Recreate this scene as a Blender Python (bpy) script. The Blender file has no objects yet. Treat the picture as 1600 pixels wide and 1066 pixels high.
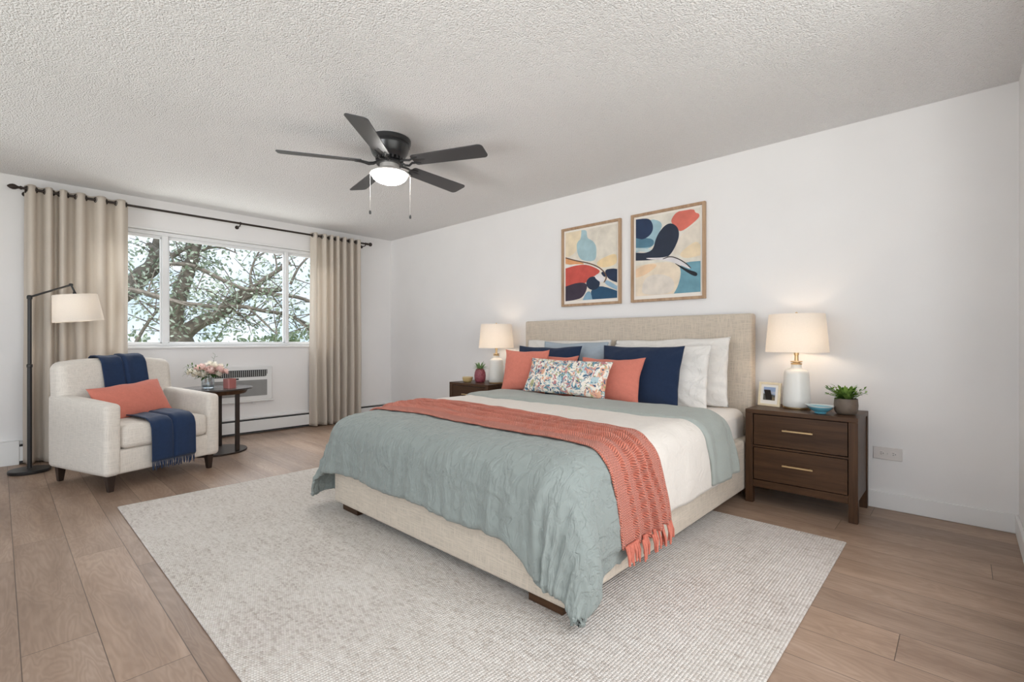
import bpy, bmesh, math, random
from mathutils import Vector, Matrix, noise
PI = math.pi
SC = bpy.context.scene
COL = SC.collection

# ------------------------------------------------------------------ camera, world, exposure
cam_d = bpy.data.cameras.new('camera')
cam_d.sensor_width = 36.0
cam_d.lens = 16.92
cam_d.clip_start = 0.02
cam = bpy.data.objects.new('camera', cam_d)
cam.location = (0, 0, 1.039)
cam.rotation_euler = (PI / 2, 0, math.radians(43.14))
COL.objects.link(cam)
SC.camera = cam
SC.view_settings.view_transform = 'Standard'
SC.view_settings.look = 'None'
SC.view_settings.gamma = 1.0
SC.view_settings.use_curve_mapping = False
SC.view_settings.exposure = 0.30

world = bpy.data.worlds.new('sky')
SC.world = world
world.use_nodes = True
_nt = world.node_tree
_bg = _nt.nodes['Background']
_tc = _nt.nodes.new('ShaderNodeTexCoord')
_no = _nt.nodes.new('ShaderNodeTexNoise')
_no.inputs['Scale'].default_value = 5.0
_no.inputs['Detail'].default_value = 4.0
_cr = _nt.nodes.new('ShaderNodeValToRGB')
_cr.color_ramp.elements[0].position = 0.42
_cr.color_ramp.elements[0].color = (0.54, 0.69, 0.84, 1)
_cr.color_ramp.elements[1].position = 0.62
_cr.color_ramp.elements[1].color = (0.82, 0.90, 0.97, 1)
_nt.links.new(_tc.outputs['Generated'], _no.inputs['Vector'])
_nt.links.new(_no.outputs['Fac'], _cr.inputs['Fac'])
_nt.links.new(_cr.outputs['Color'], _bg.inputs['Color'])
_bg.inputs['Strength'].default_value = 1.15


def area_light(name, loc, target, sx, sy, power, color):
    d = bpy.data.lights.new(name, 'AREA')
    d.shape = 'RECTANGLE'
    d.size, d.size_y = sx, sy
    d.energy = power
    d.color = color
    o = bpy.data.objects.new(name, d)
    o.location = loc
    o.rotation_euler = (Vector(target) - Vector(loc)).to_track_quat('-Z', 'Y').to_euler()
    COL.objects.link(o)
    return o


# daylight: bright sky high outside the window in view, then fill lamps added outside made-up windows of unseen walls
area_light('sky_light_far_window', (-8.3, 1.75, 4.6), (-5.2, 1.75, 1.2), 4.5, 3.0, 420, (0.93, 0.97, 1.0))
area_light('ground_light_far_window', (-7.6, 1.75, -0.4), (-4.6, 1.75, 1.9), 4.5, 2.0, 80, (1.0, 0.99, 0.98))
area_light('fill_light_left', (-2.5, -2.7, 1.2), (-2.7, 1.0, 2.0), 4.0, 2.2, 26, (1.0, 0.99, 0.98))  # added fill lamp outside a made-up opening in the left wall
area_light('fill_light_near', (0.75, 0.62, 1.4), (-2.0, 0.95, 1.0), 3.6, 1.9, 64, (1.0, 0.99, 0.985))  # added fill lamp beyond the near wall, brightening the bed side and rug
area_light('ceiling_fill_light', (0.1, -9.0, -3.0), (-1.6, 2.8, 2.44), 7.0, 4.0, 840, (0.965, 0.98, 1.0))  # added lamp below floor level, aimed up to brighten the ceiling

# ------------------------------------------------------------------ materials


def srgb(r, g, b):
    def f(c):
        c /= 255.0
        return c / 12.92 if c <= 0.04045 else ((c + 0.055) / 1.055) ** 2.4
    return (f(r), f(g), f(b), 1.0)


class NG:
    """small helper to wire a node tree"""

    def __init__(self, name):
        self.m = bpy.data.materials.new(name)
        self.m.use_nodes = True
        self.t = self.m.node_tree
        self.b = self.t.nodes['Principled BSDF']
        self.out = self.t.nodes['Material Output']

    def n(self, kind, props=None, **ins):
        nd = self.t.nodes.new('ShaderNode' + kind)
        for k, v in (props or {}).items():
            setattr(nd, k, v)
        for k, v in ins.items():
            self.set(nd, k, v)
        return nd

    def set(self, nd, key, v):
        key = int(key[1:]) if key[0] == 'i' and key[1:].isdigit() else key.replace('_', ' ')
        s = nd.inputs[key]
        if hasattr(v, 'bl_idname') and hasattr(v, 'outputs'):
            self.t.links.new(v.outputs[0], s)
        elif hasattr(v, 'is_output'):
            self.t.links.new(v, s)
        else:
            s.default_value = v

    def math(self, op, a, b=None, c=None):
        nd = self.n('Math', {'operation': op}, i0=a)
        if b is not None:
            self.set(nd, 'i1', b)
        if c is not None:
            self.set(nd, 'i2', c)
        return nd.outputs[0]

    def ramp(self, fac, stops):
        nd = self.n('ValToRGB', i0=fac)
        e = nd.color_ramp.elements
        while len(e) < len(stops):
            e.new(0.5)
        for el, (p, c) in zip(e, stops):
            el.position = p
            el.color = c if len(c) == 4 else (*c, 1)
        return nd.outputs[0]

    def mix(self, fac, a, b, mode='MIX'):
        nd = self.n('Mix', {'data_type': 'RGBA', 'blend_type': mode})
        self.set(nd, 'i0', fac)
        self.set(nd, 'i6', a)
        self.set(nd, 'i7', b)
        return nd.outputs[2]

    def bump(self, h, strength=0.3, dist=0.01, prev=None):
        nd = self.n('Bump', Height=h, Strength=strength, Distance=dist)
        if prev is not None:
            self.set(nd, 'Normal', prev)
        return nd.outputs[0]

    def bs(self, **ins):
        for k, v in ins.items():
            self.set(self.b, k, v)
        return self


def plain(name, col, rough=0.5, metal=0.0, spec=0.5, vary=0.0, scale=8.0, bump=0.0, bscale=200.0, coat=0.0):
    g = NG(name)
    g.bs(Roughness=rough, Metallic=metal, Specular_IOR_Level=spec)
    if coat:
        g.bs(Coat_Weight=coat, Coat_Roughness=0.1)
    tc = g.n('TexCoord')
    if vary > 0:
        ns = g.n('TexNoise', Vector=tc.outputs['Object'], Scale=scale, Detail=3.0)
        c2 = tuple(min(1, c * (1 + vary)) for c in col[:3]) + (1,)
        c1 = tuple(c * (1 - vary) for c in col[:3]) + (1,)
        g.bs(Base_Color=g.ramp(ns.outputs['Fac'], [(0.3, c1), (0.7, c2)]))
    else:
        g.bs(Base_Color=col)
    if bump > 0:
        nb = g.n('TexNoise', Vector=tc.outputs['Object'], Scale=bscale, Detail=2.0)
        g.bs(Normal=g.bump(nb.outputs['Fac'], bump, 0.004))
    return g.m


def woven(name, col, scale=260.0, vary=0.12, bump=0.35, rough=0.9, fleck=None, uv=False, sheen=0.15, dist=0.003):
    """woven cloth: thread pattern in two directions plus flecks of tone"""
    g = NG(name)
    tc = g.n('TexCoord')
    v = tc.outputs['UV'] if uv else tc.outputs['Object']
    ns = g.n('TexNoise', Vector=v, Scale=scale, Detail=2.0, Roughness=0.7)
    big = g.n('TexNoise', Vector=v, Scale=scale * 0.16, Detail=4.0)
    d = tuple(c * (1 - vary * 2) for c in col[:3]) + (1,)
    l = tuple(min(1, c * (1 + vary)) for c in col[:3]) + (1,)
    c = g.ramp(ns.outputs['Fac'], [(0.3, fleck or d), (0.5, col), (0.72, l)])
    c = g.mix(0.35, c, g.ramp(big.outputs['Fac'], [(0.3, d), (0.7, l)]))
    g.bs(Base_Color=c, Roughness=rough, Specular_IOR_Level=0.2, Sheen_Weight=sheen)
    h = g.math('ADD', ns.outputs['Fac'], g.math('MULTIPLY', big.outputs['Fac'], 0.6))
    g.bs(Normal=g.bump(h, bump, dist))
    return g.m


def translucent(name, col, trans, warm=None, scale=300.0, bump=0.2):
    """thin cloth that lets light through"""
    g = NG(name)
    tc = g.n('TexCoord')
    ns = g.n('TexNoise', Vector=tc.outputs['Object'], Scale=scale, Detail=2.0)
    c1 = tuple(c * 0.93 for c in col[:3]) + (1,)
    c = g.ramp(ns.outputs['Fac'], [(0.35, c1), (0.65, col)])
    nb = g.bump(ns.outputs['Fac'], bump, 0.003)
    df = g.n('BsdfDiffuse', Color=c, Normal=nb)
    tr = g.n('BsdfTranslucent', Color=warm or col, Normal=nb)
    mx = g.n('MixShader', i0=trans, i1=df, i2=tr)
    g.t.links.new(mx.outputs[0], g.out.inputs['Surface'])
    return g.m


def glow(name, col, strength, base=(0.9, 0.9, 0.9, 1)):
    g = NG(name)
    g.bs(Base_Color=base, Roughness=0.3, Emission_Color=col, Emission_Strength=strength)
    return g.m


def wood_mat(name, dark, light, axis=0, rough=0.4, grain=1.0):
    g = NG(name)
    tc = g.n('TexCoord')
    sc = [26.0, 26.0, 26.0]
    sc[axis] = 1.6
    mp = g.n('Mapping', Vector=tc.outputs['Object'])
    mp.inputs['Scale'].default_value = sc
    ns = g.n('TexNoise', Vector=mp, Scale=grain, Detail=6.0, Roughness=0.65, Distortion=0.6)
    fn = g.n('TexNoise', Vector=mp, Scale=grain * 5, Detail=3.0)
    f = g.math('ADD', g.math('MULTIPLY', ns.outputs['Fac'], 0.75), g.math('MULTIPLY', fn.outputs['Fac'], 0.25))
    g.bs(Base_Color=g.ramp(f, [(0.35, dark), (0.65, light)]), Roughness=rough, Specular_IOR_Level=0.28)
    g.bs(Normal=g.bump(f, 0.08, 0.003))
    return g.m


def floor_mat():
    g = NG('oak_plank_floor')
    tc = g.n('TexCoord')
    sp = g.n('SeparateXYZ', Vector=tc.outputs['Object'])
    x, y = sp.outputs[0], sp.outputs[1]
    W, L = 0.194, 1.24
    yr = g.math('DIVIDE', g.math('ADD', y, 10 * W - 0.05), W)
    row = g.math('FLOOR', yr)
    rr = g.n('TexWhiteNoise', {'noise_dimensions': '1D'}, W=row)
    xs = g.math('DIVIDE', g.math('ADD', g.math('ADD', x, 20.0), g.math('MULTIPLY', rr.outputs['Value'], L)), L)
    colm = g.math('FLOOR', xs)
    pid = g.n('CombineXYZ', X=row, Y=colm, Z=0.0)
    wn = g.n('TexWhiteNoise', {'noise_dimensions': '3D'}, Vector=pid)
    rnd = wn.outputs['Value']
    fy = g.math('FRACT', yr)
    fx = g.math('FRACT', xs)
    dy = g.math('MULTIPLY', g.math('MINIMUM', fy, g.math('SUBTRACT', 1.0, fy)), W)
    dx = g.math('MULTIPLY', g.math('MINIMUM', fx, g.math('SUBTRACT', 1.0, fx)), L)
    seam = g.math('LESS_THAN', g.math('MINIMUM', dx, dy), 0.0014)
    gv = g.n('CombineXYZ', X=g.math('ADD', g.math('MULTIPLY', x, 1.3), g.math('MULTIPLY', rnd, 40.0)),
             Y=g.math('MULTIPLY', y, 7.0), Z=g.math('MULTIPLY', rnd, 17.0))
    n1 = g.n('TexNoise', Vector=gv, Scale=1.3, Detail=3.0, Roughness=0.5, Distortion=0.5)
    rings = g.math('MULTIPLY_ADD', g.math('SINE', g.math('MULTIPLY', n1.outputs['Fac'], 95.0)), 0.5, 0.5)
    fv = g.n('CombineXYZ', X=g.math('MULTIPLY', x, 5.0), Y=g.math('MULTIPLY', y, 110.0), Z=rnd)
    n2 = g.n('TexNoise', Vector=fv, Scale=1.0, Detail=4.0, Roughness=0.6)
    n3 = g.n('TexNoise', Vector=gv, Scale=0.9, Detail=5.0, Roughness=0.6)
    base = g.ramp(n3.outputs['Fac'], [(0.3, srgb(138, 115, 98)), (0.5, srgb(164, 140, 121)), (0.7, srgb(180, 157, 139))])
    c = g.mix(g.math('MULTIPLY', rings, 0.27), base, srgb(112, 88, 72))
    c = g.mix(g.math('MULTIPLY', n2.outputs['Fac'], 0.35), c, srgb(128, 100, 82))
    tone = g.ramp(rnd, [(0.0, (0.84, 0.84, 0.85, 1)), (1.0, (1.06, 1.04, 1.02, 1))])
    c = g.mix(1.0, c, tone, 'MULTIPLY')
    c = g.mix(g.math('MULTIPLY', seam, 0.75), c, srgb(52, 40, 33))
    ro = g.math('MULTIPLY_ADD', n2.outputs['Fac'], 0.12, 0.36)
    g.bs(Base_Color=c, Roughness=ro, Specular_IOR_Level=0.5)
    h = g.math('SUBTRACT', g.math('MULTIPLY', g.math('ADD', n2.outputs['Fac'], g.math('MULTIPLY', rings, 0.5)), 0.25), seam)
    g.bs(Normal=g.bump(h, 0.25, 0.002))
    return g.m


def ceiling_mat():
    g = NG('popcorn_ceiling_paint')
    tc = g.n('TexCoord')
    n1 = g.n('TexNoise', Vector=tc.outputs['Object'], Scale=125.0, Detail=3.0, Roughness=0.6)
    v1 = g.n('TexVoronoi', {'feature': 'SMOOTH_F1'}, Vector=tc.outputs['Object'], Scale=130.0)
    h = g.math('SUBTRACT', n1.outputs['Fac'], g.math('MULTIPLY', v1.outputs['Distance'], 0.8))
    g.bs(Base_Color=(0.90, 0.885, 0.875, 1), Roughness=0.95, Specular_IOR_Level=0.1)
    g.bs(Normal=g.bump(h, 1.0, 0.011))
    return g.m


def rug_mat():
    g = NG('looped_wool_rug')
    tc = g.n('TexCoord')
    sp = g.n('SeparateXYZ', Vector=tc.outputs['Object'])
    # rows of loops running across the short side
    px, py = 0.0115, 0.0085
    rx = g.math('DIVIDE', g.math('ADD', sp.outputs[0], 10.0), px)
    row = g.math('FLOOR', rx)
    ry = g.math('ADD', g.math('DIVIDE', g.math('ADD', sp.outputs[1], 10.0), py), g.math('MULTIPLY', row, 0.5))
    cid = g.n('CombineXYZ', X=row, Y=g.math('FLOOR', ry), Z=0.0)
    wn = g.n('TexWhiteNoise', {'noise_dimensions': '3D'}, Vector=cid)
    ax = g.math('ABSOLUTE', g.math('SUBTRACT', g.math('FRACT', rx), 0.5))
    ay = g.math('ABSOLUTE', g.math('SUBTRACT', g.math('FRACT', ry), 0.5))
    loop = g.math('SUBTRACT', 1.0, g.math('MULTIPLY', g.math('SQRT', g.math('ADD', g.math('MULTIPLY', ax, ax), g.math('MULTIPLY', ay, ay))), 1.6))
    mp = g.n('Mapping', Vector=tc.outputs['Object'])
    mp.inputs['Scale'].default_value = (3.0, 14.0, 1.0)
    streak = g.n('TexNoise', Vector=mp, Scale=3.5, Detail=6.0, Roughness=0.75)
    big = g.n('TexNoise', Vector=tc.outputs['Object'], Scale=2.2, Detail=3.0)
    s = g.math('ADD', g.math('MULTIPLY', wn.outputs['Value'], 0.20), g.math('ADD', g.math('MULTIPLY', streak.outputs['Fac'], 0.62), g.math('MULTIPLY', big.outputs['Fac'], 0.28)))
    c = g.ramp(s, [(0.36, srgb(178, 166, 156)), (0.50, srgb(208, 199, 191)), (0.68, srgb(222, 215, 208))])
    gap = g.ramp(loop, [(0.05, (0.74, 0.72, 0.70, 1)), (0.42, (1, 1, 1, 1))])
    c = g.mix(0.7, c, gap, 'MULTIPLY')
    g.bs(Base_Color=c, Roughness=0.95, Specular_IOR_Level=0.1, Sheen_Weight=0.1)
    h = g.math('ADD', loop, g.math('MULTIPLY', wn.outputs['Value'], 0.5))
    g.bs(Normal=g.bump(h, 0.7, 0.006))
    return g.m


def knit_mat():
    g = NG('coral_chunky_knit')
    tc = g.n('TexCoord')
    sp = g.n('SeparateXYZ', Vector=tc.outputs['UV'])
    u, v = sp.outputs[0], sp.outputs[1]
    col = g.math('DIVIDE', v, 0.013)
    f = g.math('ABSOLUTE', g.math('SUBTRACT', g.math('FRACT', col), 0.5))
    ch = g.math('FRACT', g.math('ADD', g.math('DIVIDE', u, 0.010), g.math('MULTIPLY', f, 1.3)))
    st = g.math('SINE', g.math('MULTIPLY', ch, PI))
    edge = g.math('SUBTRACT', 1.0, g.math('MULTIPLY', f, 1.4))
    h = g.math('MULTIPLY', st, edge)
    ns = g.n('TexNoise', Vector=tc.outputs['UV'], Scale=160.0, Detail=2.0)
    c = g.ramp(g.math('ADD', g.math('MULTIPLY', h, 0.7), g.math('MULTIPLY', ns.outputs['Fac'], 0.3)),
               [(0.1, srgb(160, 90, 72)), (0.4, srgb(202, 122, 102)), (0.9, srgb(214, 140, 120))])
    g.bs(Base_Color=c, Roughness=0.95, Specular_IOR_Level=0.1, Sheen_Weight=0.2)
    g.bs(Normal=g.bump(h, 0.9, 0.008))
    return g.m


def duvet_mat(name, col, leaf=True, wr=0.3):
    g = NG(name)
    tc = g.n('TexCoord')
    v = tc.outputs['UV']
    ns = g.n('TexNoise', Vector=v, Scale=2.6, Detail=5.0, Roughness=0.62)
    mpc = g.n('Mapping', Vector=v)
    mpc.inputs['Scale'].default_value = (1.7, 0.75, 1.0) if leaf else (1.0, 1.0, 1.0)
    cr = g.n('TexNoise', Vector=mpc, Scale=9.0, Detail=4.0, Distortion=1.2)
    ridge = g.math('ABSOLUTE', g.math('SUBTRACT', cr.outputs['Fac'], 0.5))
    fine = g.n('TexNoise', Vector=v, Scale=420.0, Detail=1.0)
    d = tuple(c * 0.94 for c in col[:3]) + (1,)
    g.bs(Base_Color=g.ramp(ns.outputs['Fac'], [(0.3, d), (0.7, col)]), Roughness=0.8, Specular_IOR_Level=0.25, Sheen_Weight=0.15)
    b1 = g.bump(ns.outputs['Fac'], wr, 0.02)
    b2 = g.bump(g.math('MULTIPLY', g.math('MINIMUM', ridge, 0.09), 6.0), 0.6 if leaf else wr, 0.009, b1)
    if leaf:
        # stitched sprig lines
        vo = g.n('TexVoronoi', {'feature': 'DISTANCE_TO_EDGE'}, Vector=g.mix(0.12, v, cr.outputs['Color']), Scale=8.5)
        b2 = g.bump(g.math('MINIMUM', vo.outputs['Distance'], 0.05), 0.45, 0.04, b2)
    b3 = g.bump(fine.outputs['Fac'], 0.12, 0.002, b2)
    g.bs(Normal=b3)
    return g.m


def floral_mat():
    g = NG('floral_print_cotton')
    tc = g.n('TexCoord')
    v = tc.outputs['Object']
    ds = g.n('TexNoise', Vector=v, Scale=13.0, Detail=2.0)
    w = g.mix(0.11, v, ds.outputs['Color'], 'ADD')
    cream = srgb(232, 224, 212)
    c = cream
    for i, (scale, off, lo, hi, cc) in enumerate([(12, (0, 0, 0), .57, .60, srgb(222, 170, 142)), (15, (3, 1, 5), .57, .60, srgb(176, 196, 200)),
                                                   (17, (7, 2, 1), .585, .61, srgb(104, 142, 158)), (20, (1, 9, 4), .60, .62, srgb(186, 128, 128)),
                                                   (24, (5, 5, 9), .625, .64, srgb(68, 92, 116)), (26, (2, 8, 8), .64, .655, srgb(170, 168, 120))]):
        mp = g.n('Mapping', Vector=w)
        mp.inputs['Location'].default_value = off
        n = g.n('TexNoise', Vector=mp, Scale=float(scale), Detail=1.0, Distortion=1.5)
        c = g.mix(g.ramp(n.outputs['Fac'], [(lo, (0, 0, 0, 1)), (hi, (1, 1, 1, 1))]), c, cc)
    g.bs(Base_Color=c, Roughness=0.85, Specular_IOR_Level=0.2)
    fn = g.n('TexNoise', Vector=v, Scale=400.0)
    g.bs(Normal=g.bump(fn.outputs['Fac'], 0.15, 0.002))
    return g.m


def glass_mat(name, tint=(1, 1, 1, 1), rough=0.0, fac=0.06):
    g = NG(name)
    tr = g.n('BsdfTransparent', Color=tint)
    gl = g.n('BsdfGlossy', Color=(1, 1, 1, 1), Roughness=rough)
    mx = g.n('MixShader', i0=fac, i1=tr, i2=gl)
    g.t.links.new(mx.outputs[0], g.out.inputs['Surface'])
    return g.m


def leaf_mat(name, a, b, trans=0.35):
    g = NG(name)
    gi = g.n('NewGeometry')
    c = g.ramp(gi.outputs['Random Per Island'], [(0.0, a), (1.0, b)])
    df = g.n('BsdfDiffuse', Color=c)
    tl = g.n('BsdfTranslucent', Color=c)
    mx = g.n('MixShader', i0=trans, i1=df, i2=tl)
    g.t.links.new(mx.outputs[0], g.out.inputs['Surface'])
    return g.m


M = {}
M['wall'] = plain('white_wall_paint', (0.84, 0.822, 0.812, 1), 0.85, spec=0.2, vary=0.012, scale=3.0, bump=0.05, bscale=260)
M['ceiling'] = ceiling_mat()
M['floor'] = floor_mat()
M['trim'] = plain('white_trim_paint', (0.82, 0.81, 0.80, 1), 0.45)
M['vinyl'] = plain('white_window_vinyl', (0.85, 0.85, 0.85, 1), 0.4)
M['pane'] = glass_mat('window_glass', fac=0.003)
M['rug'] = rug_mat()
def slub(name, col, bump=0.5, k=1.0, con=0.80):
    """linen with long uneven threads both ways"""
    g = NG(name)
    tc = g.n('TexCoord')
    hs = []
    for s in ((260 * k, 260 * k, 14 * k), (14 * k, 14 * k, 260 * k)):
        mp = g.n('Mapping', Vector=tc.outputs['Object'])
        mp.inputs['Scale'].default_value = s
        hs.append(g.n('TexNoise', Vector=mp, Scale=1.0, Detail=2.0, Roughness=0.6).outputs['Fac'])
    h = g.math('MAXIMUM', hs[0], hs[1])
    d = tuple(c * con for c in col[:3]) + (1,)
    l = tuple(min(1, c * 1.08) for c in col[:3]) + (1,)
    g.bs(Base_Color=g.ramp(h, [(0.42, d), (0.56, col), (0.70, l)]), Roughness=0.9, Specular_IOR_Level=0.15, Sheen_Weight=0.15)
    g.bs(Normal=g.bump(h, bump, 0.004))
    return g.m


M['oat'] = slub('oatmeal_linen_upholstery', srgb(203, 190, 174))
M['cream'] = slub('cream_linen_upholstery', srgb(218, 210, 200), 0.5, 1.2, 0.86)
M['piping'] = plain('cream_piping', srgb(205, 196, 184), 0.9)
M['sheet'] = woven('white_cotton_sheet', srgb(236, 230, 223), 500, 0.03, 0.1)
M['white_pillow'] = duvet_mat('white_pillow_cotton', srgb(230, 225, 219), False, 0.5)
M['blue_grey'] = woven('blue_grey_linen', srgb(162, 172, 181), 320, 0.06, 0.2)
M['navy'] = woven('navy_cotton', srgb(31, 45, 70), 320, 0.10, 0.2)
M['navy_throw'] = woven('navy_wool', srgb(34, 51, 80), 280, 0.12, 0.35, uv=True)
M['coral'] = woven('coral_linen', srgb(203, 121, 104), 260, 0.07, 0.3)
M['floral'] = floral_mat()
M['sage'] = duvet_mat('sage_green_duvet_cotton', srgb(138, 145, 141), True)
M['sage_fold'] = duvet_mat('sage_green_fold_cotton', srgb(154, 159, 153), False)
M['coverlet'] = duvet_mat('white_coverlet_cotton', srgb(216, 208, 199), False)
M['knit'] = knit_mat()
M['coral_yarn'] = plain('coral_yarn', srgb(190, 110, 92), 0.95, vary=0.15, scale=90)
M['navy_yarn'] = plain('navy_yarn', srgb(30, 46, 74), 0.95, vary=0.15, scale=90)
M['walnut'] = wood_mat('dark_walnut_wood', srgb(54, 35, 21), srgb(84, 58, 38), 0, 0.40)
M['walnut_v'] = wood_mat('dark_walnut_wood_upright', srgb(54, 35, 21), srgb(84, 58, 38), 2, 0.40)
M['espresso'] = plain('espresso_leg_wood', srgb(44, 32, 26), 0.35, vary=0.15, scale=20)
M['gap'] = plain('dark_recess_wood', srgb(38, 28, 22), 0.8)
M['brass'] = plain('brushed_brass', srgb(214, 186, 142), 0.32, metal=1.0, vary=0.04)
M['black'] = plain('black_metal', srgb(34, 32, 32), 0.4, spec=0.5, vary=0.05)
M['bronze'] = plain('dark_bronze_metal', srgb(52, 43, 38), 0.4, metal=0.4)
M['fan_black'] = plain('satin_black_fan_metal', srgb(42, 42, 43), 0.30, spec=0.6)
M['fan_blade'] = plain('satin_black_fan_blade', srgb(58, 58, 60), 0.45, spec=0.8)
M['fan_pan'] = plain('brushed_nickel_pan', srgb(190, 186, 182), 0.4, metal=0.5)
M['shade'] = translucent('cream_linen_lamp_shade', (0.80, 0.75, 0.69, 1), 0.22, (0.95, 0.87, 0.77, 1))
M['ceramic'] = plain('white_glazed_ceramic', srgb(226, 224, 218), 0.3, vary=0.02)
M['curtain'] = translucent('linen_curtain', srgb(226, 216, 204), 0.32, srgb(242, 236, 228), 240, 0.35)
M['frame_oak'] = wood_mat('light_oak_frame', srgb(158, 126, 98), srgb(192, 162, 132), 2, 0.5)
M['paper'] = plain('off_white_print_paper', srgb(238, 231, 222), 0.8)
M['heater'] = plain('white_heater_enamel', (0.80, 0.80, 0.79, 1), 0.4)
M['dark_slot'] = plain('dark_slot', srgb(46, 46, 46), 0.7)
M['grille'] = plain('grey_grille_plastic', srgb(170, 170, 168), 0.6)
M['outlet'] = plain('outlet_plastic', srgb(220, 214, 210), 0.3)


# ------------------------------------------------------------------ object helpers


def link(o):
    COL.objects.link(o)
    return o


def tag(o, label=None, cat=None, group=None, kind=None):
    if label:
        o['label'] = label
    if cat:
        o['category'] = cat
    if group:
        o['group'] = group
    if kind:
        o['kind'] = kind
    return o


def thing(name, label, cat, loc=(0, 0, 0), rz=0.0, group=None, kind=None):
    o = bpy.data.objects.new(name, None)
    o.empty_display_size = 0.1
    o.location = loc
    o.rotation_euler = (0, 0, rz)
    link(o)
    return tag(o, label, cat, group, kind)


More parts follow.
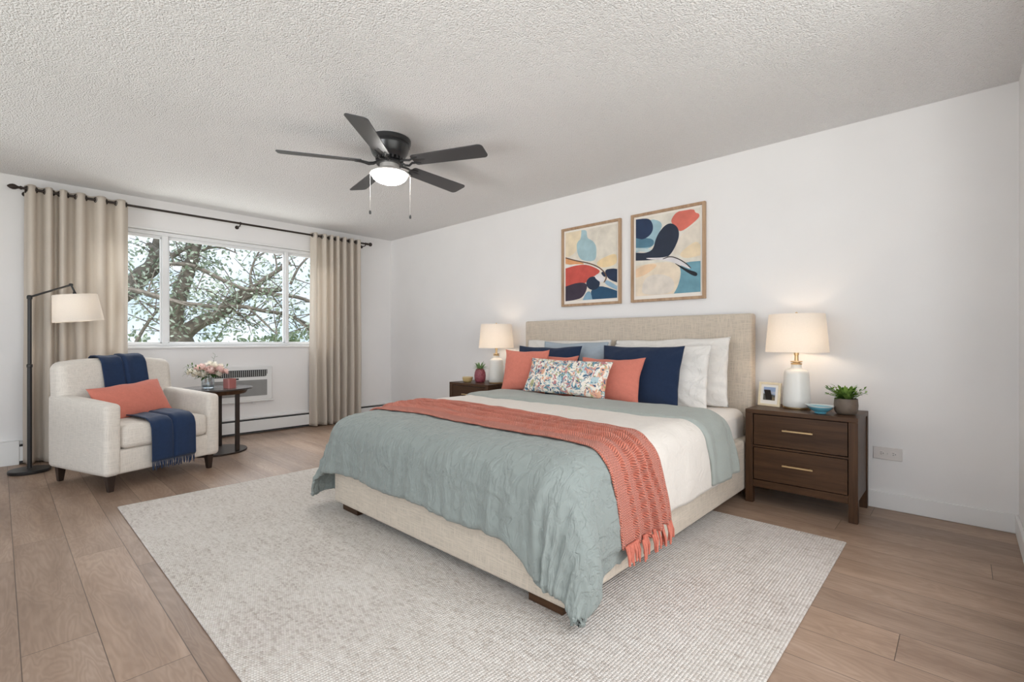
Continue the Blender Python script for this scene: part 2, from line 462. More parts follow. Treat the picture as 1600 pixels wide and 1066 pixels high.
class MB:
    """collects shapes that become ONE mesh object"""

    def __init__(self):
        self.v, self.f, self.mi, self.uv = [], [], [], {}
        self.cur = 0

    def add(self, vs, fs, uvs=None):
        o = len(self.v)
        self.v += [tuple(p) for p in vs]
        for f in fs:
            self.f.append(tuple(i + o for i in f))
            self.mi.append(self.cur)
        if uvs:
            for i, t in enumerate(uvs):
                self.uv[o + i] = t
        return self

    def box(self, x0, x1, y0, y1, z0, z1, mat=None):
        vs = [Vector((x, y, z)) for z in (z0, z1) for y in (y0, y1) for x in (x0, x1)]
        if mat is not None:
            vs = [mat @ p for p in vs]
        return self.add(vs, [(0, 2, 3, 1), (4, 5, 7, 6), (0, 1, 5, 4), (2, 6, 7, 3), (0, 4, 6, 2), (1, 3, 7, 5)])

    def frustum(self, c0, s0, c1, s1):
        """tapered square post from centre c0 (half sizes s0) to c1 (half sizes s1)"""
        vs = []
        for c, s in ((c0, s0), (c1, s1)):
            for dx, dy in ((-1, -1), (1, -1), (1, 1), (-1, 1)):
                vs.append((c[0] + dx * s[0], c[1] + dy * s[1], c[2]))
        return self.add(vs, [(3, 2, 1, 0), (4, 5, 6, 7), (0, 1, 5, 4), (1, 2, 6, 5), (2, 3, 7, 6), (3, 0, 4, 7)])

    def tube(self, pts, r, n=10, cap=True):
        pts = [Vector(p) for p in pts]
        rs = r if isinstance(r, (list, tuple)) else [r] * len(pts)
        vs, fs = [], []
        up = None
        for i, p in enumerate(pts):
            d = (pts[min(i + 1, len(pts) - 1)] - pts[max(i - 1, 0)]).normalized()
            if up is None:
                up = Vector((0, 0, 1)) if abs(d.z) < 0.9 else Vector((1, 0, 0))
            s = d.cross(up)
            if s.length < 1e-4:
                s = d.orthogonal()
            s.normalize()
            up = s.cross(d).normalized()
            for k in range(n):
                a = 2 * PI * k / n
                vs.append(p + (s * math.cos(a) + up * math.sin(a)) * rs[i])
        for i in range(len(pts) - 1):
            for k in range(n):
                k2 = (k + 1) % n
                fs.append((i * n + k, i * n + k2, (i + 1) * n + k2, (i + 1) * n + k))
        if cap:
            fs.append(tuple(range(n - 1, -1, -1)))
            fs.append(tuple((len(pts) - 1) * n + k for k in range(n)))
        return self.add(vs, fs)

    def lathe(self, prof, n=32, c=(0, 0, 0), sx=1.0, sy=1.0, mat=None):
        vs, fs = [], []
        for r, z in prof:
            for k in range(n):
                a = 2 * PI * k / n
                p = Vector((c[0] + r * sx * math.cos(a), c[1] + r * sy * math.sin(a), c[2] + z))
                vs.append(mat @ p if mat is not None else p)
        for i in range(len(prof) - 1):
            for k in range(n):
                k2 = (k + 1) % n
                fs.append((i * n + k, i * n + k2, (i + 1) * n + k2, (i + 1) * n + k))
        if prof[0][0] > 1e-5:
            fs.append(tuple(range(n - 1, -1, -1)))
        if prof[-1][0] > 1e-5:
            fs.append(tuple((len(prof) - 1) * n + k for k in range(n)))
        return self.add(vs, fs)

    def prism(self, poly, z0, z1, mat=None):
        n = len(poly)
        vs = [Vector((x, y, z0)) for x, y in poly] + [Vector((x, y, z1)) for x, y in poly]
        if mat is not None:
            vs = [mat @ p for p in vs]
        fs = [tuple(range(n - 1, -1, -1)), tuple(range(n, 2 * n))]
        for i in range(n):
            j = (i + 1) % n
            fs.append((i, j, n + j, n + i))
        return self.add(vs, fs)

    def grid(self, nu, nv, fn, uvfn=None):
        vs, uvs = [], []
        for j in range(nv + 1):
            for i in range(nu + 1):
                vs.append(fn(i / nu, j / nv))
                if uvfn:
                    uvs.append(uvfn(i / nu, j / nv))
        w = nu + 1
        fs = [(j * w + i, j * w + i + 1, (j + 1) * w + i + 1, (j + 1) * w + i) for j in range(nv) for i in range(nu)]
        return self.add(vs, fs, uvs or None)

    def build(self, name, mats, parent=None, smooth=35, bevel=0.0, seg=2, loc=None, fixn=True, kind=None, merge=False):
        me = bpy.data.meshes.new(name)
        me.from_pydata(self.v, [], self.f)
        mats = mats if isinstance(mats, (list, tuple)) else [mats]
        for m in mats:
            me.materials.append(m)
        for p, i in zip(me.polygons, self.mi):
            p.material_index = i
        if self.uv:
            ul = me.uv_layers.new(name='UVMap')
            for lp in me.loops:
                ul.data[lp.index].uv = self.uv.get(lp.vertex_index, (0, 0))
        if fixn or merge:
            bm = bmesh.new()
            bm.from_mesh(me)
            if merge:
                bmesh.ops.remove_doubles(bm, verts=bm.verts, dist=1e-5)
            if fixn:
                bmesh.ops.recalc_face_normals(bm, faces=bm.faces)
            bm.to_mesh(me)
            bm.free()
        if smooth:
            me.shade_smooth()
            if smooth < 180:
                me.set_sharp_from_angle(angle=math.radians(smooth))
        o = link(bpy.data.objects.new(name, me))
        if parent is not None:
            o.parent = parent
        if loc is not None:
            o.location = loc
        if bevel > 0:
            b = o.modifiers.new('bevel', 'BEVEL')
            b.width = bevel
            b.segments = seg
            b.limit_method = 'ANGLE'
            b.harden_normals = False
        if kind:
            o['kind'] = kind
        return o


def struct(o):
    o['kind'] = 'structure'
    return o


def solidify(o, t, offset=-1.0):
    s = o.modifiers.new('thickness', 'SOLIDIFY')
    s.thickness = t
    s.offset = offset
    s.use_rim = True
    return o


def subsurf(o, n):
    s = o.modifiers.new('smooth', 'SUBSURF')
    s.levels = n
    s.render_levels = n
    return o


def ss(t):
    t = max(0.0, min(1.0, t))
    return t * t * (3 - 2 * t)


def interp(xs, ys, x):
    if x <= xs[0]:
        return ys[0]
    for i in range(len(xs) - 1):
        if x <= xs[i + 1]:
            t = (x - xs[i]) / (xs[i + 1] - xs[i])
            return ys[i] * (1 - t) + ys[i + 1] * t
    return ys[-1]

# ------------------------------------------------------------------ the room
XF, XN = -5.85, 0.22       # far (window) wall and near wall
YB, YL = 3.76, -1.60       # bed wall and unseen left wall
H = 2.44
T = 0.12
struct(MB().box(XF - T, XN + T, YL - T, YB + T, -0.10, 0.0).build('floor', M['floor'], smooth=0))
struct(MB().box(XF - T, XN + T, YL - T, YB + T, H, H + 0.10).build('ceiling', M['ceiling'], smooth=0))
struct(MB().box(XF - T, XN + T, YB, YB + T, 0, H).build('wall_right', M['wall'], smooth=0))
wn_ = MB()
wn_.box(XN, XN + T, YL, -1.35, 0, H).box(XN, XN + T, 2.45, YB, 0, H)
wn_.box(XN, XN + T, -1.35, 2.45, 0, 0.30).box(XN, XN + T, -1.35, 2.45, 2.25, H)  # opening added to this wall to let in fill light
struct(wn_.build('wall_near', M['wall'], smooth=0))
WY0, WY1, WZ0, WZ1 = 0.58, 2.92, 0.985, 2.135
wf = MB()
wf.box(XF - T, XF, YL, WY0, 0, H).box(XF - T, XF, WY1, YB, 0, H)
wf.box(XF - T, XF, WY0, WY1, 0, WZ0).box(XF - T, XF, WY0, WY1, WZ1, H)
struct(wf.build('wall_far', M['wall'], smooth=0))
LX0, LX1, LZ0, LZ1 = -4.5, 0.1, 0.06, 2.34  # invented opening in the unseen left wall, for fill light
wl = MB()
wl.box(XF, LX0, YL - T, YL, 0, H).box(LX1, XN, YL - T, YL, 0, H)
wl.box(LX0, LX1, YL - T, YL, 0, LZ0).box(LX0, LX1, YL - T, YL, LZ1, H)
struct(wl.build('wall_left', M['wall'], smooth=0))
struct(MB().box(XF, XN, YB - 0.014, YB, 0, 0.102).build('baseboard_right', M['trim'], smooth=0, bevel=0.003))
struct(MB().box(XN - 0.014, XN, YL, YB - 0.014, 0, 0.102).build('baseboard_near', M['trim'], smooth=0, bevel=0.003))

# far window: frame, mullions, panes and sill
w1 = thing('window_1', 'wide white framed three-pane window looking onto tree branches', 'window', (XF, (WY0 + WY1) / 2, WZ0), kind='structure')


def wy(y):
    return y - (WY0 + WY1) / 2


fx0, fx1 = -0.095, -0.035
fr = MB()
ft = 0.042
hz = WZ1 - WZ0
fr.box(fx0, fx1, wy(WY0), wy(WY0) + ft, 0, hz).box(fx0, fx1, wy(WY1) - ft, wy(WY1), 0, hz)
fr.box(fx0, fx1, wy(WY0), wy(WY1), 0, 0.03).box(fx0, fx1, wy(WY0), wy(WY1), hz - 0.036, hz)
fr.box(fx0 + 0.015, fx1 - 0.02, wy(WY0) + ft, wy(WY1) - ft, hz - 0.054, hz - 0.036)
fr.build('window_frame', M['vinyl'], w1, bevel=0.004)
for y, hw in ((1.152, 0.026), (2.348, 0.019)):
    MB().box(fx0 + 0.01, fx1 + 0.012, wy(y) - hw, wy(y) + hw, 0.03, hz - 0.036).build('mullion', M['vinyl'], w1, bevel=0.005)
for a, b in ((WY0 + ft, 1.126), (1.178, 2.329), (2.367, WY1 - ft)):
    s = MB()
    e = 0.014
    xa, xb = fx0 + 0.022, fx1 - 0.012
    s.box(xa, xb, wy(a), wy(a) + e, 0.03, hz - 0.054).box(xa, xb, wy(b) - e, wy(b), 0.03, hz - 0.054)
    s.box(xa, xb, wy(a), wy(b), 0.03, 0.03 + e).box(xa, xb, wy(a), wy(b), hz - 0.054 - e, hz - 0.054)
    so = s.build('sash', M['vinyl'], w1, bevel=0.003)
    MB().box(-0.068, -0.064, wy(a) + e, wy(b) - e, 0.03 + e, hz - 0.054 - e).build('pane', M['pane'], so, smooth=0)
MB().box(-0.035, 0.030, wy(WY0) - 0.02, wy(WY1) + 0.02, -0.022, 0.0).build('window_sill', M['trim'], w1, bevel=0.004)
MB().box(-0.02, 0.012, wy(WY0) - 0.01, wy(WY1) + 0.01, hz, hz + 0.022).build('head_trim', M['trim'], w1, bevel=0.003)


def added_window(name, label, a0, a1, z0, z1, n, place):
    """made-up framed window of n panes, letting fill light through an unseen wall; place maps (along, depth, up) to the room"""
    w = thing(name, label, 'window', (0, 0, 0), kind='structure')
    f = MB()

    def bx(m, p0, p1, d0, d1, q0, q1):
        m.add([place(p, d, q) for q in (q0, q1) for d in (d0, d1) for p in (p0, p1)], [(0, 2, 3, 1), (4, 5, 7, 6), (0, 1, 5, 4), (2, 6, 7, 3), (0, 4, 6, 2), (1, 3, 7, 5)])
    bx(f, a0, a0 + 0.05, 0.03, 0.09, z0, z1)
    bx(f, a1 - 0.05, a1, 0.03, 0.09, z0, z1)
    bx(f, a0 + 0.05, a1 - 0.05, 0.03, 0.09, z0, z0 + 0.05)
    bx(f, a0 + 0.05, a1 - 0.05, 0.03, 0.09, z1 - 0.05, z1)
    f.build('window_frame', M['vinyl'], w, smooth=0)
    st_ = (a1 - a0) / n
    for i in range(n):
        if i:
            m = MB()
            bx(m, a0 + i * st_ - 0.025, a0 + i * st_ + 0.025, 0.032, 0.088, z0 + 0.05, z1 - 0.05)
            m.build('mullion', M['vinyl'], w, smooth=0)
        m = MB()
        bx(m, a0 + i * st_ + 0.026 + 0.024 * (i == 0), a0 + (i + 1) * st_ - 0.026 - 0.024 * (i == n - 1), 0.058, 0.062, z0 + 0.05, z1 - 0.05)
        m.build('pane', M['pane'], w, smooth=0)


added_window('added_window_2', 'made-up white framed window in the unseen wall left of the camera, for fill light', LX0, LX1, LZ0, LZ1, 4, lambda p, d, q: (p, YL - d, q))
added_window('added_window_3', 'made-up white framed window in the unseen wall right of the camera, for fill light', -1.35, 2.45, 0.30, 2.25, 3, lambda p, d, q: (XN + d, p, q))

# heater along the window wall
hr = thing('baseboard_heater', 'long low white baseboard heater under the window', 'heater', (XF, 1.98, 0.0))
y0, y1 = -1.86, 1.76
hb = MB()
hb.box(0.0, 0.012, y0, y1, 0.03, 0.192)
hb.prism([(0.012, 0.192), (0.012, 0.180), (0.050, 0.168), (0.056, 0.176)], y0, y1, Matrix(((1, 0, 0, 0), (0, 0, 1, 0), (0, 1, 0, 0), (0, 0, 0, 1))))
hb.build('heater_hood', M['heater'], hr, smooth=0)
MB().box(0.052, 0.060, y0, y1, 0.028, 0.150).build('front_panel', M['heater'], hr, smooth=0, bevel=0.002)
MB().box(0.012, 0.050, y0, y1, 0.012, 0.158).build('heating_element', M['dark_slot'], hr, smooth=0)
MB().box(0.0, 0.066, y0 - 0.30, y0, 0.0, 0.198).build('end_cap', M['heater'], hr, smooth=0, bevel=0.003)
MB().box(0.0, 0.066, y1, y1 + 0.015, 0.0, 0.194).build('end_cap', M['heater'], hr, smooth=0, bevel=0.003)

# wall air conditioner
ac = thing('air_conditioner', 'white through-wall air conditioner with grey grilles below the window', 'air conditioner', (XF, 1.83, 0.37))
MB().box(0.0, 0.045, -0.33, 0.33, 0.0, 0.385).build('housing', M['heater'], ac, bevel=0.012, seg=3)
g = MB()
g.prism([(-0.27, 0.268), (-0.27, 0.345), (0.272, 0.345), (0.272, 0.300), (0.250, 0.268)], 0.0452, 0.047, Matrix(((0, 0, 1, 0), (1, 0, 0, 0), (0, 1, 0, 0), (0, 0, 0, 1))))
go = g.build('air_outlet', M['dark_slot'], ac, smooth=0)
sl = MB()
for i in range(26):
    yy = -0.262 + i * 0.0208
    sl.box(0.047, 0.050, yy, yy + 0.007, 0.272, 0.341)
sl.build('louvre_slats', M['grille'], go, smooth=0)
g = MB()
for i in range(24):
    zz = 0.056 + i * 0.0073
    g.box(0.0445, 0.0505, -0.27, 0.268, zz, zz + 0.0040)
ig = g.build('intake_grille', M['grille'], ac, smooth=0)
MB().box(0.0450, 0.0468, -0.272, 0.270, 0.054, 0.232).build('grille_backing', plain('grille_backing', srgb(120, 120, 119), 0.8), ig, smooth=0)
MB().box(0.045, 0.0475, -0.075, -0.025, 0.240, 0.258).build('control_display', M['dark_slot'], ac, smooth=0)
MB().box(0.02, 0.05, -0.345, 0.345, -0.012, 0.004).build('bottom_ledge', M['heater'], ac, bevel=0.003)
MB().tube([(0.03, 0.12, -0.012), (0.035, 0.125, -0.03), (0.04, 0.15, -0.032)], 0.006, 8).build('drain_spout', M['heater'], ac)

# outlet on the bed wall
ot = thing('wall_outlet', 'white horizontal electrical outlet plate on the wall beside the right nightstand', 'outlet', (-0.340, YB, 0.343))
MB().box(-0.072, 0.072, -0.008, 0.0, -0.038, 0.038).build('cover_plate', M['outlet'], ot, bevel=0.003)
for sx in (-0.03, 0.03):
    so = MB().lathe([(0.0, 0.0095), (0.016, 0.0095), (0.0175, 0.007)], 20, (0, 0, 0), mat=Matrix.Translation((sx, 0, 0)) @ Matrix.Rotation(PI / 2, 4, 'X')).build('socket', M['outlet'], ot)
    k = MB()
    k.box(sx - 0.006, sx + 0.003, -0.0102, -0.009, 0.004, 0.0062).box(sx - 0.006, sx + 0.003, -0.0102, -0.009, -0.0062, -0.004)
    k.box(sx + 0.007, sx + 0.011, -0.0102, -0.009, -0.002, 0.002)
    k.build('slots', M['dark_slot'], so, smooth=0)
MB().lathe([(0.0, 0.0095), (0.003, 0.0092), (0.0035, 0.008)], 12, mat=Matrix.Rotation(PI / 2, 4, 'X')).build('screw', M['fan_pan'], ot)

# ------------------------------------------------------------------ rug
rg = MB()
N = 34
rx0, rx1, ry0, ry1 = -3.83, -0.435, 0.505, 2.965
rg.box(rx0, rx1, ry0, ry1, 0.0005, 0.011)
rug = tag(rg.build('area_rug', M['rug'], smooth=0, bevel=0.004), 'large cream looped wool area rug lying under the bed', 'rug')

# ------------------------------------------------------------------ curtain rod and curtains
RX, RZ = -5.735, 2.318
rod = thing('curtain_rod', 'long dark bronze curtain rod with knob ends above the window', 'curtain rod', (RX, 1.73, RZ))
MB().tube([(0, -1.60, 0), (0, 1.60, 0)], 0.011, 14).build('pole', M['bronze'], rod)
rotL = Matrix.Translation((0, -1.60, 0)) @ Matrix.Rotation(PI / 2, 4, 'X')
MB().lathe([(0.014, -0.005), (0.016, 0.004), (0.010, 0.012), (0.013, 0.022), (0.021, 0.036), (0.023, 0.050), (0.017, 0.068), (0.006, 0.080), (0.0, 0.083)], 18, mat=rotL).build('finial', M['bronze'], rod)
rotR = Matrix.Translation((0, 1.60, 0)) @ Matrix.Rotation(-PI / 2, 4, 'X')
MB().lathe([(0.014, -0.005), (0.016, 0.004), (0.010, 0.012), (0.012, 0.020), (0.022, 0.030), (0.026, 0.042), (0.022, 0.056), (0.010, 0.064), (0.0, 0.066)], 18, mat=rotR).build('finial', M['bronze'], rod)
for y in (-1.575, 0.07, 1.575):
    b = MB()
    b.tube([(0, y, -0.012), (-0.02, y, -0.026), (-0.07, y, -0.026), (-0.112, y, -0.026)], 0.006, 8)
    b.lathe([(0.0, 0.0), (0.020, 0.0), (0.020, 0.006), (0.0, 0.006)], 16, mat=Matrix.Translation((-0.115, y, -0.026)) @ Matrix.Rotation(PI / 2, 4, 'Y'))
    b.tube([(0, y - 0.006, 0), (0, y + 0.006, 0)], 0.016, 14)
    b.build('wall_bracket', M['bronze'], rod)


def curtain(label, fronts, ya, yb, flare, seed):
    """pleated panel hung by rings; fronts = rod positions where the cloth passes in front of the rod"""
    mids = [(fronts[i] + fronts[i + 1]) / 2 for i in range(len(fronts) - 1)]
    knots_y, knots_p = [ya], [-0.42]
    for i, f_ in enumerate(fronts):
        knots_y.append(f_)
        knots_p.append(float(i))
        if i < len(mids):
            knots_y.append(mids[i])
            knots_p.append(i + 0.5)
    knots_y.append(yb)
    knots_p.append(len(fronts) - 1 + 0.42)
    root = thing('curtain', label, 'curtain', (RX, (ya + yb) / 2, 0.012), group='linen curtains')
    yc = (ya + yb) / 2
    top = RZ + 0.034 - 0.012

    def fn(s, t):
        p = knots_p[0] + (knots_p[-1] - knots_p[0]) * s
        y = interp(knots_p, knots_y, p)
        z = top * t
        k = 1 - t
        c = math.cos(2 * PI * p)
        sq = math.copysign(abs(c) ** 0.6, c)
        amp = 0.050 * (0.85 + 0.30 * k) * (1 + 0.25 * noise.noise((p * 0.7, t * 1.5, seed)))
        x = sq * amp
        y2 = (y - yc) * (1 + flare * k) + 0.012 * k * noise.noise((p * 0.9, t * 2.2, seed + 5))
        x += 0.006 * k * noise.noise((p * 2.0, t * 3.0, seed + 9))
        return (x, y2, z + (0.004 * noise.noise((p * 3, 0, seed)) if t == 0 else 0))
    o = MB().grid(30 * len(fronts), 60, fn, lambda s, t: (s, t)).build('curtain_panel', M['curtain'], root, smooth=180, fixn=False)
    solidify(o, 0.003, 0)
    hem = MB().grid(30 * len(fronts), 1, lambda s, t: tuple(Vector(fn(s, 0.034 + 0.0015 * t)) + Vector((0.0022, 0, 0))))
    hem.build('hem_stitching', M['curtain'], root, smooth=180, fixn=False)
    # rings where the rod pierces the cloth
    for i in range(len(fronts)):
        for dp in (-0.25, 0.25):
            p = i + dp
            if not knots_p[0] < p < knots_p[-1]:
                continue
            y = interp(knots_p, knots_y, p) - yc
            rg_ = MB()
            n, m, R, r = 20, 8, 0.021, 0.0042
            ang = 0.9 if dp < 0 else -0.9
            rot = Matrix.Translation((0, y, RZ - 0.012)) @ Matrix.Rotation(ang * 0.45, 4, 'Z') @ Matrix.Rotation(PI / 2, 4, 'X')
            vs, fs = [], []
            for a in range(n):
                for b in range(m):
                    A, B = 2 * PI * a / n, 2 * PI * b / m
                    vs.append(rot @ Vector(((R + r * math.cos(B)) * math.cos(A), (R + r * math.cos(B)) * math.sin(A), r * 1.6 * math.sin(B))))
            for a in range(n):
                for b in range(m):
                    fs.append((a * m + b, ((a + 1) % n) * m + b, ((a + 1) % n) * m + (b + 1) % m, a * m + (b + 1) % m))
            rg_.add(vs, fs).build('grommet', M['bronze'], root)
    return root


curtain('beige linen curtain panel at the left of the window, behind the floor lamp', [0.19, 0.30, 0.385, 0.50, 0.64, 0.785], 0.150, 0.838, 0.02, 1.3)
curtain('beige linen curtain panel at the right of the window, near the room corner', [2.625, 2.745, 2.83, 2.91, 3.00, 3.10, 3.195], 2.585, 3.245, 0.03, 7.7)

# ------------------------------------------------------------------ ceiling fan
fan = thing('ceiling_fan', 'black five-blade ceiling fan with a glowing white bowl light', 'ceiling fan', (-2.91, 1.86, H))
MB().lathe([(0.0, 0.0), (0.142, 0.0), (0.146, -0.006), (0.146, -0.026), (0.140, -0.034), (0.134, -0.036), (0.136, -0.044), (0.138, -0.052), (0.134, -0.060), (0.122, -0.098), (0.108, -0.118), (0.092, -0.130), (0.0, -0.132)], 48).build('motor_housing', M['fan_black'], fan)
vents = MB()
for k in range(18):
    a = 2 * PI * k / 18
    rot = Matrix.Rotation(a, 4, 'Z')
    vents.box(0.062, 0.094, -0.007, 0.007, -0.150, -0.128, rot)
vents.lathe([(0.060, -0.128), (0.060, -0.152), (0.088, -0.156), (0.096, -0.166), (0.088, -0.176), (0.0, -0.178)], 40)
vents.build('flywheel', M['fan_black'], fan)
MB().lathe([(0.066, -0.176), (0.066, -0.204), (0.072, -0.210), (0.118, -0.226), (0.133, -0.234), (0.134, -0.243), (0.126, -0.246), (0.0, -0.2455)], 48).build('light_fitter', M['fan_pan'], fan)
M['bulb_bowl'] = glow('frosted_glass_bowl_lit', (1.0, 0.965, 0.92, 1), 42.0)
bowl = [(0.120, -0.245)] + [(0.120 * math.cos(a), -0.247 - 0.062 * math.sin(a)) for a in [i * PI / 2 / 9 for i in range(9)]] + [(0.0, -0.309)]
MB().lathe(bowl, 48).build('light_bowl', M['bulb_bowl'], fan, smooth=180)
blade_me = None
for k in range(5):
    ang = math.radians(24.4 + 72 * k)
    base = Matrix.Rotation(ang, 4, 'Z')
    pit = base @ Matrix.Translation((0, 0, -0.166)) @ Matrix.Rotation(math.radians(-12.5), 4, 'X')
    pl = []
    r0, r1, wa, wb = 0.185, 0.715, 0.056, 0.070

    def arc(cx, cy, r, a0, a1):
        return [(cx + r * math.cos(a0 + (a1 - a0) * i / 6), cy + r * math.sin(a0 + (a1 - a0) * i / 6)) for i in range(7)]
    pl += arc(r1 - 0.03, -wb + 0.03, 0.03, -PI / 2, 0) + arc(r1 - 0.03, wb - 0.03, 0.03, 0, PI / 2)
    pl += arc(r0 + 0.02, wa - 0.02, 0.02, PI / 2, PI) + arc(r0 + 0.02, -wa + 0.02, 0.02, PI, 1.5 * PI)
    bl = MB().prism(pl, -0.003, 0.003, pit).build('blade', M['fan_blade'], fan, bevel=0.001)
    br = MB()
    # scrolled iron: two curved arms and a plate under the blade root
    for sgn in (-1, 1):
        pts = [(0.088, sgn * 0.012, 0.0), (0.110, sgn * 0.030, -0.010), (0.138, sgn * 0.034, -0.014), (0.168, sgn * 0.018, -0.008), (0.196, sgn * 0.026, -0.004), (0.232, sgn * 0.034, -0.004)]
        br.tube([pit @ Vector(p) for p in pts], [0.008, 0.008, 0.008, 0.008, 0.007, 0.004], 8)
    br.prism([(0.190, -0.012), (0.262, -0.007), (0.275, 0.0), (0.262, 0.007), (0.190, 0.012)], -0.0062, -0.0032, pit)
    br.build('blade_bracket', M['fan_black'], bl)
for (px, py), ln in (((-0.072, -0.108), 0.30), ((0.085, 0.112), 0.318)):
    ch = MB().tube([(px, py, -0.235), (px, py, -0.22 - ln + 0.02)], 0.0009, 6).build('pull_chain', M['fan_pan'], fan)
    MB().lathe([(0.0, 0.012), (0.004, 0.010), (0.007, 0.002), (0.0075, -0.010), (0.005, -0.017), (0.0, -0.018)], 12, (px, py, -0.22 - ln + 0.01)).build('pull_knob', M['fan_black'], ch)


# ------------------------------------------------------------------ floor lamp
fl = thing('floor_lamp', 'black floor lamp with angled arm and cream drum shade beside the armchair', 'floor lamp', (-5.40, 0.169, 0.0))
MB().lathe([(0.0, 0.0), (0.122, 0.0), (0.125, 0.006), (0.125, 0.022), (0.121, 0.027), (0.02, 0.030), (0.016, 0.036), (0.0, 0.036)], 48).build('base', M['black'], fl)
MB().tube([(0, 0, 0.03), (0, 0, 0.842)], 0.0145, 16).build('lower_pole', M['black'], fl)
MB().lathe([(0.0145, 0.828), (0.018, 0.832), (0.018, 0.852), (0.013, 0.857)], 20).build('collar', M['black'], fl)
MB().tube([(0, 0, 0.85), (0, 0, 1.392)], 0.0125, 16).build('upper_pole', M['black'], fl)
hub = MB()
hub.lathe([(0.0, 0.012), (0.013, 0.010), (0.017, 0.0), (0.017, -0.018), (0.0125, -0.022)], 18, (0, 0, 1.392))
hub.build('joint', M['black'], fl)
MB().tube([(0, 0.0, 1.388), (0, 0.240, 1.503)], 0.0075, 12).build('arm', M['black'], fl)
e = MB()
e.lathe([(0.0, 0.012), (0.011, 0.010), (0.014, 0.0), (0.011, -0.010), (0.0, -0.012)], 16, (0, 0.243, 1.505))
e.tube([(0, 0.243, 1.503), (0, 0.262, 1.455), (0, 0.266, 1.43)], [0.006, 0.007, 0.014], 12)
e.build('elbow', M['black'], fl)
tilt = Matrix.Translation((0, 0.268, 1.424)) @ Matrix.Rotation(math.radians(6.0), 4, 'X')


def drum_shade(rt, rb, h, mat=None, n=56):
    """open drum: outer and inner skins joined at rolled rims, with a spider ring"""
    m = MB()
    m.lathe([(rb - 0.002, -h), (rb, -h), (rb + 0.0006, -h + 0.004), (rt + 0.0006, -0.004), (rt, 0.0), (rt - 0.002, 0.0)], n, mat=mat)
    # drop caps added by lathe ends: keep open
    m.f = [f for f in m.f if len(f) == 4]
    m.mi = m.mi[:len(m.f)]
    return m


drum_shade(0.143, 0.164, 0.222, tilt).build('lamp_shade', M['shade'], fl, fixn=False, smooth=60)
sp = MB()
for a in (0, 2 * PI / 3, 4 * PI / 3):
    sp.tube([tilt @ Vector((0, 0, -0.012)), tilt @ Vector((0.142 * math.cos(a), 0.142 * math.sin(a), -0.006))], 0.002, 6)
sp.tube([tilt @ Vector((0, 0, 0.012)), tilt @ Vector((0, 0, -0.07))], 0.012, 12)
sp.build('shade_spider', M['black'], fl)
M['bulb'] = glow('warm_bulb_glass', (1.0, 0.80, 0.60, 1), 26.0)
M['bulb_dim'] = glow('soft_bulb_glass', (1.0, 0.86, 0.70, 1), 18.0)
MB().lathe([(0.0, 0.032), (0.016, 0.028), (0.028, 0.010), (0.030, -0.005), (0.022, -0.022), (0.0, -0.032)], 20, mat=tilt @ Matrix.Translation((0, 0, -0.105))).build('bulb', M['bulb_dim'], fl, smooth=180)

# ------------------------------------------------------------------ armchair
CH = thing('armchair', 'cream upholstered armchair with dark legs near the window', 'armchair', (-4.70, 0.746, 0.0), math.radians(19.0 - 90.0))
# local axes: +y = forward (towards the room), +x = the sitter's left side seen from the front as image-left


def soft_box(x0, x1, y0, y1, z0, z1, r, seg=5, puff=0.0, deform=None):
    bm = bmesh.new()
    bmesh.ops.create_cube(bm, size=1.0)
    for v in bm.verts:
        v.co = Vector(((x0 + x1) / 2 + v.co.x * (x1 - x0), (y0 + y1) / 2 + v.co.y * (y1 - y0), (z0 + z1) / 2 + v.co.z * (z1 - z0)))
    bmesh.ops.bevel(bm, geom=list(bm.edges), offset=r, segments=seg, profile=0.5, affect='EDGES')
    bmesh.ops.triangulate(bm, faces=[f for f in bm.faces if len(f.verts) > 4])
    for _ in range(4):
        long = [e_ for e_ in bm.edges if e_.calc_length() > 0.09]
        if not long:
            break
        bmesh.ops.subdivide_edges(bm, edges=long, cuts=1, use_grid_fill=True)
    cx, cy, cz = (x0 + x1) / 2, (y0 + y1) / 2, (z0 + z1) / 2
    hx, hy, hz_ = (x1 - x0) / 2, (y1 - y0) / 2, (z1 - z0) / 2
    for v in bm.verts:
        a, b, c = (v.co.x - cx) / hx, (v.co.y - cy) / hy, (v.co.z - cz) / hz_
        if puff:
            v.co.x += puff * a * (1 - b * b) * (1 - c * c)
            v.co.y += puff * b * (1 - a * a) * (1 - c * c)
            v.co.z += puff * c * (1 - a * a) * (1 - b * b)
        if deform:
            v.co = deform(v.co)
    me = bpy.data.meshes.new('soft')
    bm.normal_update()
    bm.to_mesh(me)
    bm.free()
    m = MB()
    m.add([v.co.copy() for v in me.vertices], [tuple(p.vertices) for p in me.polygons])
    bpy.data.meshes.remove(me)
    return m


def arm_def(co):
    # arms fall towards the front
    t = (co.y + 0.38) / 0.76
    if co.z > 0.35:
        co.z -= 0.045 * t
    return co


def back_def(co):
    # reclined back with an eased top
    t = (co.z - 0.25) / 0.63
    co.y -= 0.075 * max(0, t)
    co.z -= 0.022 * (co.x / 0.39) ** 4 * max(0, t)
    return co


